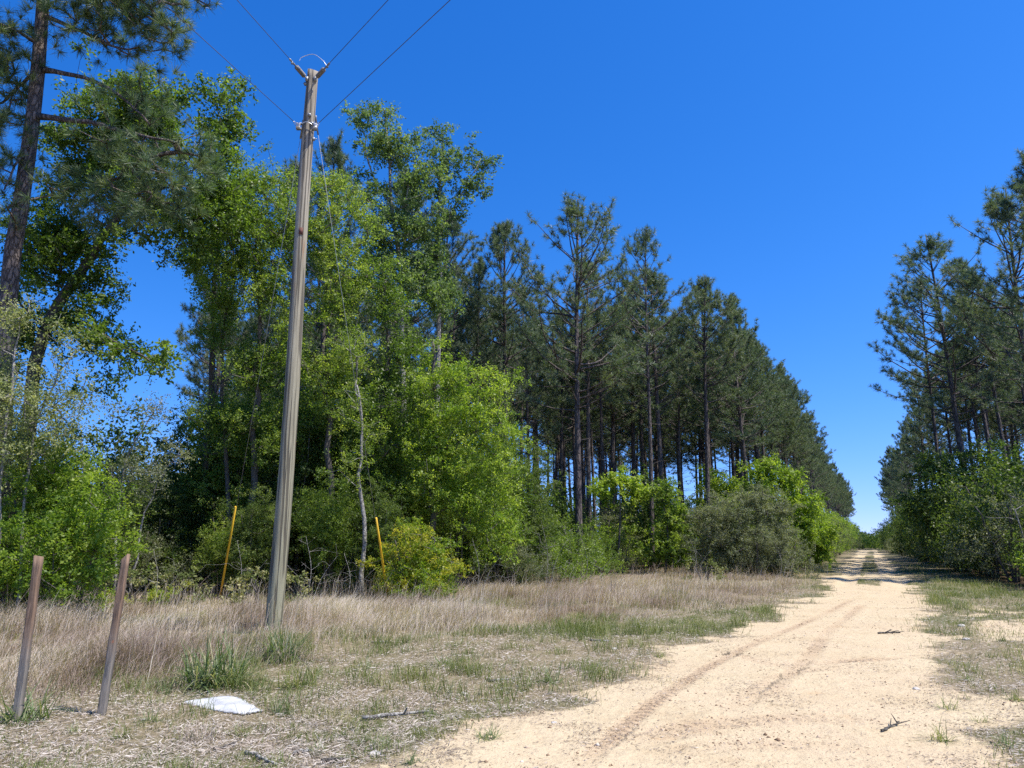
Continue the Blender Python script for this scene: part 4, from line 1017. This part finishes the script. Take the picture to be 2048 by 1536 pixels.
for i, (u, v, sc) in enumerate(((43, -7.2, 1.1), (46, -6.0, 1.05), (50, -6.3, 1.0), (50, -4.4, .7), (54, -5.2, .95), (58, -4.6, .8), (62, -5.2, 1.0), (67, -4.8, .9), (73, -5.0, 1.0), (80, -4.8, .95), (88, -4.8, 1.0), (97, -4.6, 1.0), (108, -4.6, 1.05), (120, -4.5, 1.1), (134, -4.4, 1.1), (150, -4.4, 1.1), (168, -4.3, 1.2), (190, -4.2, 1.2))):
    shrub("talb", *UV(u, v), sc, i * 1.9, "tall bright green roadside bush in the row along the left wheel rut", "tall bright bushes along the left side of the road")
G5 = "roadside shrubs running away on the left"
def f5(x, y): shrub(str(ur.choice(["bright", "grey", "yel", "dark2", "bright"])), x, y, ur.uniform(1.1, 1.8), ur.uniform(0, 6.28), "green shrub in the long hedge along the left side of the road", G5)
along([UV(44, -5.4), UV(60, -4.9), UV(100, -4.5), UV(150, -4.0)], 44, .4, f5)
along([UV(46, -3.4), UV(70, -3.2)], 8, .3, lambda x, y: shrub(str(ur.choice(["grey", "bright"])), x, y, ur.uniform(.5, .7), ur.uniform(0, 6.28), "low shrub leaning out to the left wheel rut", "low shrubs by the left wheel rut"))
G6 = "roadside shrubs running away on the right"
def f6(x, y): shrub(str(ur.choice(["dark", "dark2", "dark", "grey"])), x, y, ur.uniform(1.0, 1.6), ur.uniform(0, 6.28), "shaded green shrub in the long hedge along the right side of the road", G6)
along([UV(26, 9.5), UV(29.5, 6.2), UV(35, 5.0), UV(44, 4.6), UV(60, 4.3), UV(100, 4.1), UV(150, 3.8)], 54, .4, f6)
along([UV(31, 13), UV(40, 10), UV(60, 9), UV(80, 8)], 14, .8, lambda x, y: shrub(str(ur.choice(["dark", "dark2"])), x, y, ur.uniform(1.2, 1.7), ur.uniform(0, 6.28), "big dark shrub filling the shade under the right hand pines", "big shrubs under the right pines"))
along([UV(150, -4), UV(165, 0), UV(150, 4)], 6, 1, lambda x, y: shrub("dark2", x, y, ur.uniform(1.3, 1.8), ur.uniform(0, 6.28), "far green shrub closing the view at the road's vanishing end", "shrubs at the far end of the road"))
shrub("low", *base_at(1410, 27.5)[:2], 1.0, .4, "small bright green shrub in the dry grass left of the grey-green mound")
for i, (px, Y, sc, k_) in enumerate(((265, 17.2, 1.1, "low"), (330, 17, .9, "lowy"), (205, 16.5, .7, "lowy"), (520, 17.5, 1.0, "low"), (600, 17.8, .9, "low"), (350, 17.5, 1.0, "low"), (450, 20.9, 1.1, "low"))):
    shrub(k_, *base_at(px, Y)[:2], sc, i * 1.3, "low leafy green plant at the back edge of the dry grass by the left thicket", "low green plants at the edge of the left thicket")

SK["tall"] = make_shrub(211, 2.1, 6.6, M_OAK, .075, 60, 2.6, .36, 5, .32); SK["tally"] = make_shrub(212, 1.9, 5.6, M_YEL, .07, 60, 2.8, .36, 5, .34); SK["talld"] = make_shrub(213, 2.2, 6.4, M_DARK, .085, 56, 2.6, .38, 5, .3)
for i, (px, Y, sc, k_) in enumerate(((395, 23.5, 1.0, "talld"), (450, 22.6, .95, "tally"), (520, 23.8, 1.05, "tall"), (585, 22.4, .9, "talld"), (640, 23.6, 1.0, "tall"), (690, 22.2, .8, "tally"), (735, 24.5, 1.05, "tall"), (800, 24.0, 1.0, "tall"),
        (905, 24.0, .9, "tally"), (985, 25.0, .85, "tall"), (1040, 26.5, .75, "talld"), (300, 21.5, .6, "talld"), (345, 22.5, .62, "tall"), (190, 19.5, .55, "talld"), (60, 19.5, .7, "talld"), (440, 20.6, .5, "tally"), (500, 20.2, .45, "talld"), (655, 20.4, .5, "tall"), (760, 20.3, .48, "talld"), (-60, 19, .8, "talld"), (590, 26.5, 1.15, "talld"), (480, 27, 1.1, "talld"), (850, 28, 1.15, "talld"), (960, 29, .95, "talld"))):
    shrub(k_, *base_at(px, Y)[:2], sc, i * 1.9, "leafy young tree filling the left wood below the taller crowns", "leafy young trees in the left wood")
for i, (u, v, sc) in enumerate(((34, 9.6, .75), (37, 8.0, .7), (41, 7.4, .75), (46, 7.2, .8), (52, 7.0, .8), (60, 6.6, .85), (70, 6.4, .8), (38, 13, 1.0), (44, 11, 1.0), (52, 11, 1.0), (33, 14, .8))):
    shrub("talld", *UV(u, v), sc, i * 2.3, "dark leafy young tree in the shade under the right hand pines", "dark young trees under the right pines")

# far-off wood closing the view behind the stands
fr = np.random.default_rng(9); pts = []
for i in range(9000):
    a = fr.uniform(-50, 58); r = fr.uniform(175, 215); x = math.sin(math.radians(a)) * r; y = math.cos(math.radians(a)) * r
    top_ = 7 + 5 * vnoise(np.array([a * .9]), np.array([0.0]), 4)[0] + 3 * vnoise(np.array([a * 4.0]), np.array([0.0]), 6)[0]
    top_ = top_ if not 21.5 < a < 29.5 else 2.5 + .4 * top_ * abs(a - 25.4) / 4
    pts.append((x, y, fr.uniform(.2, top_)))
V, F, var = leaves(np.array(pts), 1.2, 30, .5, fr)
ob("far_wood", mkmesh("far_wood", V, [F], var, M_DARK), kind="stuff")
bpy.data.objects["far_wood"]["label"] = "distant dark line of woodland closing the view behind the trees"

# ---------------------------------------------------------------- grasses, thatch, pebbles
def blades(x, y, h, w, lean, rng, droop=.35):
    """bent blades: returns verts, faces"""
    m = len(x); z = hgt(x, y) - .01
    a = rng.uniform(0, 2 * math.pi, m); p = np.stack([x, y, z], 1)
    lx = np.stack([lean[0] + np.cos(a) * lean[2], lean[1] + np.sin(a) * lean[2], np.zeros(m)], 1) * h[:, None]
    s = np.stack([-np.sin(a + .7), np.cos(a + .7), np.zeros(m)], 1) * (w / 2)[:, None]
    up = np.stack([np.zeros(m), np.zeros(m), h], 1)
    m1 = p + up * .55 + lx * .35; tp_ = p + up * (1 - droop * rng.uniform(0, 1, m)[:, None]) + lx * 1.05
    V = np.stack([p - s, p + s, m1 - s * .8, m1 + s * .8, tp_], 1).reshape(-1, 3)
    b = np.arange(m)[:, None] * 5
    return V, (b + [0, 1, 3, 2]), (b + [2, 3, 4])
def scatter(n, r0, r1, rng, pw=1.0, a0=-42, a1=44):
    """random ground points, denser near the viewpoint side of the clearing"""
    a = np.radians(rng.uniform(a0, a1, n)); t = rng.uniform(0, 1, n)
    r = (r0 ** (1 - pw) + t * (r1 ** (1 - pw) - r0 ** (1 - pw))) ** (1 / (1 - pw)) if pw != 1 else r0 * (r1 / r0) ** t
    return r * np.sin(a), r * np.cos(a), r
gr = np.random.default_rng(404)
x, y, r = scatter(620000, 5, 46, gr, .6)
f = fields(x, y); pat = fbm(x * 1.6, y * 1.6, 61)
keep = gr.uniform(0, 1, len(x)) < f["dry"] * (1 - f["sand"]) * sstep(.28, .56, pat) * (1 - .0 * f["wood"])
x, y, r, pat = x[keep], y[keep], r[keep], pat[keep]; edge = f["dry"][keep]
h = (.18 + .38 * sstep(.3, .75, fbm(x * .6, y * .6, 62))) * gr.uniform(.45, 1.25, len(x)) * (.2 + .8 * edge) * (1 - .35 * sstep(14, 32, r))
V, F4, F3 = blades(x, y, h, .0038 + .00022 * r, (.18, -.06, .66), gr, .5)
tone = .5 + (fbm(x * .9, y * .9, 63) - .5) * 1.3
var = np.clip(tone + gr.normal(0, .2, len(x)), 0, 1)
o = ob("dry_grass", mkmesh("dry_grass", V, [F4, F3], np.concatenate([var, var]), M_DRYG), kind="stuff"); o["label"] = "tall dry pinkish tan grass between the road verge and the left wood"
print("dry", len(x))
x, y, r = scatter(900000, 4.6, 60, gr, .8)
ns_ = sdpoly(x, y, SACK) < .03; x, y, r = x[ns_], y[ns_], r[ns_]; f = fields(x, y); f['green'] = f['green'] * (.35 + .65 * sstep(6.8, 9.5, y)); u_, v_ = uvof(x, y)
cl = fbm(x * 3.2, y * 3.2, 71); big = fbm(x * .7, y * .7, 72)
dens_ = f["green"] * sstep(.38, .62, cl) + .14 * (1 - f["sand"]) * sstep(.5, .7, cl) + .18 * f["ver"] + .30 * f["dry"] * sstep(.45, .62, big)
dens_ = dens_ * (.55 + .45 * sstep(.45, .6, fbm(x * 5.5, y * 5.5, 77))) * (1 - f["sand"] * .97) * (1 - .85 * f["wood"])
keep = gr.uniform(0, 1, len(x)) < dens_ * 1.0
x, y, r, big, cl = x[keep], y[keep], r[keep], big[keep], cl[keep]
h = (.05 + .14 * sstep(.4, .7, big) + .05 * sstep(.5, .8, cl)) * gr.uniform(.5, 1.5, len(x)) * (1 + .3 * f["ver"][keep])
V, F4, F3 = blades(x, y, h, .0035 + .0002 * r, (.05, 0, .6), gr, .5)
var = np.clip(.45 + (fbm(x * 2, y * 2, 74) - .5) * .9 + gr.normal(0, .22, len(x)), 0, 1)
o = ob("green_grass", mkmesh("green_grass", V, [F4, F3], np.concatenate([var, var]), M_GRN), kind="stuff"); o["label"] = "short patchy green grass and weeds on the verges"
print("green", len(x))
x, y, r = scatter(26000, 6, 40, gr, .7); f = fields(x, y); c5 = fbm(x * 1.1, y * 1.1, 66)
keep = gr.uniform(0, 1, len(x)) < f["dry"] * sstep(.42, .62, c5)
x, y, r = x[keep], y[keep], r[keep]; h = gr.uniform(.5, 1.05, len(x))
V, F4, F3 = blades(x, y, h, .0028 + .00018 * r, (.10, -.05, .30), gr, .45)
vv = np.clip(gr.normal(.62, .3, len(x)), 0, 1)
o = ob("dry_stalks", mkmesh("dry_stalks", V, [F4, F3], np.concatenate([vv, vv]), M_DRYG), kind="stuff"); o["label"] = "taller loose dry stalks standing out of the dry grass"
# thatch and chaff lying on the ground
x, y, r = scatter(420000, 4.4, 34, gr, 1.25)
ns_ = sdpoly(x, y, SACK) < .03; x, y, r = x[ns_], y[ns_], r[ns_]; f = fields(x, y); u_, v_ = uvof(x, y)
c2 = fbm(x * 1.7, y * 1.7, 81)
dn = (1 - f["sand"]) * (.35 + .65 * sstep(.35, .6, c2)) * (1 - .7 * f["dry"]) * (1 - f["wood"]) + f["sand"] * (.025 + .30 * sstep(.50, .66, fbm(x * 1.6, y * 1.6, 83)) + .35 * sstep(.3, 2.0, v_) + .25 * track_dz(x, y)[1])
keep = gr.uniform(0, 1, len(x)) < dn
x, y, r, sa = x[keep], y[keep], r[keep], f["sand"][keep]
m_ = len(x); z = hgt(x, y) + gr.uniform(.0, .02, m_) * (1 - sa * .6) + .006
dzz, _ = track_dz(x, y); z += dzz * sa + (fbm(x * 4, y * 4, 91) - .5) * .025
a = gr.uniform(0, 6.28, m_); L = gr.uniform(.02, .10, m_) * (1 - .45 * sa); w = gr.uniform(.002, .006, m_) + .00015 * r
d = np.stack([np.cos(a), np.sin(a), gr.normal(0, .22, m_) * (1 - sa * .7)], 1) * (L / 2)[:, None]; s_ = np.stack([-np.sin(a), np.cos(a), gr.normal(0, .5, m_)], 1) * (w / 2)[:, None]
p = np.stack([x, y, z], 1); V = np.stack([p - d, p + s_, p + d, p - s_], 1).reshape(-1, 3)
var = np.clip(np.where(sa > .5, .12, .55) + gr.normal(0, .25, m_), 0, 1)
o = ob("dead_thatch", mkmesh("dead_thatch", V, [np.arange(m_ * 4).reshape(-1, 4)], var, M_THATCH), kind="stuff"); o["label"] = "pale dead straw and chaff lying on the ground"
print("thatch", m_)
# pebbles and clods
x, y, r = scatter(150000, 4.4, 30, gr, 1.3)
f = fields(x, y); c3 = fbm(x * 1.9, y * 1.9, 85); u_, v_ = uvof(x, y)
tk_ = track_dz(x, y)[1]
keep = gr.uniform(0, 1, len(x)) < f["sand"] * (.06 + .6 * sstep(.5, .66, c3) + .15 * sstep(.5, 2, v_) + .7 * tk_)
x, y = x[keep], y[keep]; m_ = len(x); sz = np.exp(gr.normal(-5.0, .45, m_)); sz = np.clip(sz, .003, .028)
base_ = np.array([[1, 0, 0], [0, 1, 0], [-1, 0, 0], [0, -1, 0], [0, 0, .7], [0, 0, -.5]]); a = gr.uniform(0, 6.28, m_)
bb = base_[None] * (sz[:, None, None] * gr.uniform(.65, 1.2, (m_, 6, 1)))
bx = bb[..., 0] * np.cos(a)[:, None] - bb[..., 1] * np.sin(a)[:, None] * .7; by = bb[..., 0] * np.sin(a)[:, None] + bb[..., 1] * np.cos(a)[:, None] * .7
z = hgt(x, y) + track_dz(x, y)[0] + (fbm(x * 4, y * 4, 91) - .5) * .025 + sz * .2
V = np.stack([bx + x[:, None], by + y[:, None], bb[..., 2] + z[:, None]], 2).reshape(-1, 3)
tri = np.array([[0, 1, 4], [1, 2, 4], [2, 3, 4], [3, 0, 4], [1, 0, 5], [2, 1, 5], [3, 2, 5], [0, 3, 5]])
F = (tri[None] + (np.arange(m_) * 6)[:, None, None]).reshape(-1, 3)
M_PEB = leafmat("pebbles and clods", (.16, .10, .06), (.40, .28, .18), (.62, .54, .44), rough=.85, trans=0.0, spec=.2)
o = ob("gravel", mkmesh("gravel", V, [F], np.repeat(np.clip(gr.normal(.45, .25, m_), 0, 1), 8), M_PEB), kind="stuff"); o["label"] = "small pebbles and clods scattered on the sandy track"

# big grass clumps
def clump(px, py, R, H, n, label, mat=M_CLUMP, group=None, seed=0, name="grass_clump", w=.012, mult=1.0):
    rg = np.random.default_rng(seed + 900); bx, by = G(px, py); bz = hz1(bx, by)
    n = int(n); a = rg.uniform(0, 6.28, n); el = rg.uniform(.22, 1.3, n); L = H * rg.uniform(.6, 1.25, n) * 1.45
    d = np.stack([np.cos(a) * np.cos(el), np.sin(a) * np.cos(el), np.sin(el)], 1); q = np.sqrt(rg.uniform(0, 1, n)) * R * .45; b = rg.uniform(0, 6.28, n)
    p = np.stack([np.cos(b) * q, np.sin(b) * q, np.full(n, -.02)], 1); s_ = unit(np.cross(d, [0, 0, 1.0])) * (w / 2) * rg.uniform(.6, 1.3, (n, 1))
    out = []
    K = 5
    for i in range(K):
        t = i / K; c = p + d * (L * t)[:, None]; c[:, 2] -= L * t * t * .62 * np.cos(el) ** .7
        ww = s_ * (1 - t * .75); out += [c - ww, c + ww]
    c = p + d * L[:, None]; c[:, 2] -= L * .62 * np.cos(el) ** .7; out.append(c)
    V = np.stack(out, 1); k = V.shape[1]; V = V.reshape(-1, 3); V[:, 2] = np.maximum(V[:, 2], .0)
    bb = np.arange(n)[:, None] * k
    F4 = np.concatenate([bb + [2 * i, 2 * i + 1, 2 * i + 3, 2 * i + 2] for i in range(K - 1)]); F3 = bb + [2 * K - 2, 2 * K - 1, 2 * K]
    v = np.clip(rg.normal(.42, .25, n), 0, 1)
    return ob(name, mkmesh(name, V, [F4, F3], np.concatenate([v] * K), mat), None, label, "grass clump", group, loc=(bx, by, bz))
clump(432, 1368, .62, .54, 420, "largest arching green grass clump in front of the utility pole", seed=1, w=.016)
clump(560, 1318, .50, .50, 380, "green grass clump growing right at the foot of the utility pole", seed=2, w=.014)
clump(590, 1372, .40, .34, 160, "thin greyish grass tuft in front of the pole foot clump, right of the largest clump", M_GRN, seed=3, w=.008)
clump(50, 1440, .42, .34, 130, "green grass clump around the foot of the left stake", seed=4, w=.013)
clump(565, 1420, .16, .16, 120, "small dark green tuft just right of the white sack", seed=5, w=.006)
clump(395, 1478, .24, .16, 200, "grey-green dry tuft in front of the white sack", M_THATCH, seed=6, w=.005)
clump(978, 1480, .20, .14, 90, "small spiky weed alone on the bare sand at the edge of the track", seed=7, w=.006)
clump(825, 1530, .16, .14, 60, "spiky weed at the bottom edge of the picture beside the white stone", seed=8, w=.006)
clump(1100, 1362, .24, .24, 90, "blue green tuft on the left margin of the track", seed=9, w=.009)
clump(895, 1330, .3, .22, 120, "dark green tuft in the short grass below the yellowish bush", seed=10, w=.008)
clump(700, 1515, .14, .12, 60, "small weed near the left stick pile at the bottom", seed=12, w=.006)
for i, (px, py) in enumerate(((640, 1500), (560, 1525), (760, 1500), (905, 1450), (860, 1425), (1010, 1420), (1190, 1330), (1320, 1310), (1900, 1420), (1960, 1445), (2010, 1490), (1880, 1480), (1935, 1360), (2030, 1400), (740, 1335), (690, 1350), (300, 1440), (240, 1470), (150, 1465), (480, 1465), (330, 1385), (250, 1380))):
    clump(px, py, .16, .11 + .03 * (i % 3), 70, "little grass tuft scattered on the bare ground near the track", M_GRN if i % 2 else M_CLUMP, "little grass tufts on the bare ground", seed=20 + i, w=.006)

# sticks and stones
def stick(px0, py0, px1, py1, r, label, mat, seed, br=0):
    rg = np.random.default_rng(seed); a = np.array([*G(px0, py0), 0]); b = np.array([*G(px1, py1), 0])
    n = 9; P = [a + (b - a) * t + np.append(rg.normal(0, .012, 2), 0) for t in np.linspace(0, 1, n)]
    P = [np.array([p[0], p[1], hz1(p[0], p[1]) + r * .8 + .012]) for p in P]; c = P[0].copy()
    m = MB(); m.chain([p - c for p in P], [r * q for q in np.linspace(1, .55, n)], 7, rng=rg, rough=.12)
    for i in range(br):
        j = rg.integers(2, n - 2); q = P[j] - c; d = unit((P[-1] - P[0]) + rg.normal(0, .5, 3) * np.linalg.norm(P[-1] - P[0])); d[2] = abs(d[2]) * .3 + .1
        m.chain([q, q + d * .08, q + d * .17], [r * .6, r * .45, r * .25], 5)
    return ob("fallen_stick", m.mesh("fallen_stick", mat, True), None, label, "stick", loc=c)
stick(722, 1438, 858, 1424, .019, "long pale barkless stick lying at the margin of the sand", M_BPALE, 1, 1)
stick(492, 1508, 552, 1532, .016, "pale stick near the bottom edge, pointing down to the right", M_BPALE, 2)
stick(583, 1508, 622, 1502, .014, "short thick bleached stick at the bottom left of centre", M_BPALE, 3)
stick(1765, 1466, 1806, 1449, .010, "dark forked twig lying on the sand in the track's foreground", M_BOAK, 4, 3)
stick(1757, 1269, 1800, 1268, .016, "dark branched twig farther up the track", M_BOAK, 5, 4)
stick(978, 1363, 1035, 1358, .013, "bleached stick in the short grass at middle distance", M_BPALE, 6)
stick(1180, 1283, 1222, 1285, .018, "pale stick in the verge grass left of the track", M_BPALE, 7)
stick(780, 1285, 740, 1287, .016, "grey fallen stick in the dry grass right of the pole", M_BPALE, 8)
stick(430, 1500, 470, 1489, .010, "thin dark twig in the straw at lower left", M_TWIG, 9, 1)
stick(648, 1524, 690, 1520, .014, "dark brown half buried stick on the bare soil at the bottom", M_BOAK, 10)
M_STONE = plain("pale stone", (.42, .385, .34), .8, 0, .2, 12)
for i, (px, py, r, lab) in enumerate(((749, 1508, .035, "white stone near the bottom edge on the bare soil"), (928, 1386, .035, "pale stone in the short grass at the sand margin"), (1229, 1297, .03, "pale stone at the grassy margin of the track"), (1924, 1253, .05, "white stone on the right verge"), (1932, 1280, .045, "smaller white stone just below the one on the right verge"), (1832, 1379, .03, "pale stone on the sandy track, right of centre"), (1108, 1448, .02, "tiny pale stone on the open sand"))):
    m = bpy.data.meshes.new("stone"); import bmesh
    bm = bmesh.new(); bmesh.ops.create_icosphere(bm, subdivisions=3, radius=r); rg = np.random.default_rng(i + 50); off = rg.uniform(0, 9, 3)
    for v in bm.verts:
        q = fbm(np.array([v.co.x / r * 1.3 + off[0] + v.co.z / r]), np.array([v.co.y / r * 1.3 + off[1]]), 7)[0]; v.co *= .65 + .7 * q; v.co.z *= .6; v.co.x *= 1.3
    bm.to_mesh(m); bm.free(); m.materials.append(M_STONE); x_, y_ = G(px, py)
    ob("stone", m, None, lab, "stone", loc=(x_, y_, hz1(x_, y_) + r * .2))

# dead stems tangled along the wood's edge
for i, (px, Y, h) in enumerate(((610, 18.2, 1.6), (300, 17.0, 1.3), (950, 20.5, 1.6), (1090, 24.5, 2.2), (1170, 27.5, 1.6), (690, 18.6, 1.2), (1390, 31, 1.6), (1560, 31, 1.5), (470, 18.5, 1.5))):
    b = base_at(px, Y); q = h / 2
    bare("dead_shrub", ["leafless grey stems right of the pole foot at the thicket edge", "bare twigs by the low green plants behind the second stake", "bare grey stems right of the yellowish bush", "tallest bare stems, beneath the lime green boughs' right end", "bare twigs at the foot of the tallest front pine", "low bare twigs at the foot of the lichened tree", "bare stems left of the grey-green shrub mound", "bare stems under the grey-green mound by the wheel track", "bare stems behind the utility pole foot, left side"][i],
         b, [(b + [0, 0, h * .6], (h * .6, h * .5, h * .45)), (b + [h * .4, 0, h * .35], (h * .4, h * .3, h * .3))], [trunkline([b + [0, 0, -.1], b + [.1, 0, h * .5], b + [-.1, .1, h]], 8), trunkline([b + [.1, 0, -.1], b + [.35, .1, h * .4], b + [.7, 0, h * .7]], 8)], [(.012, .003)] * 2, 300 + i, tw=.0018, dens=34 / h)
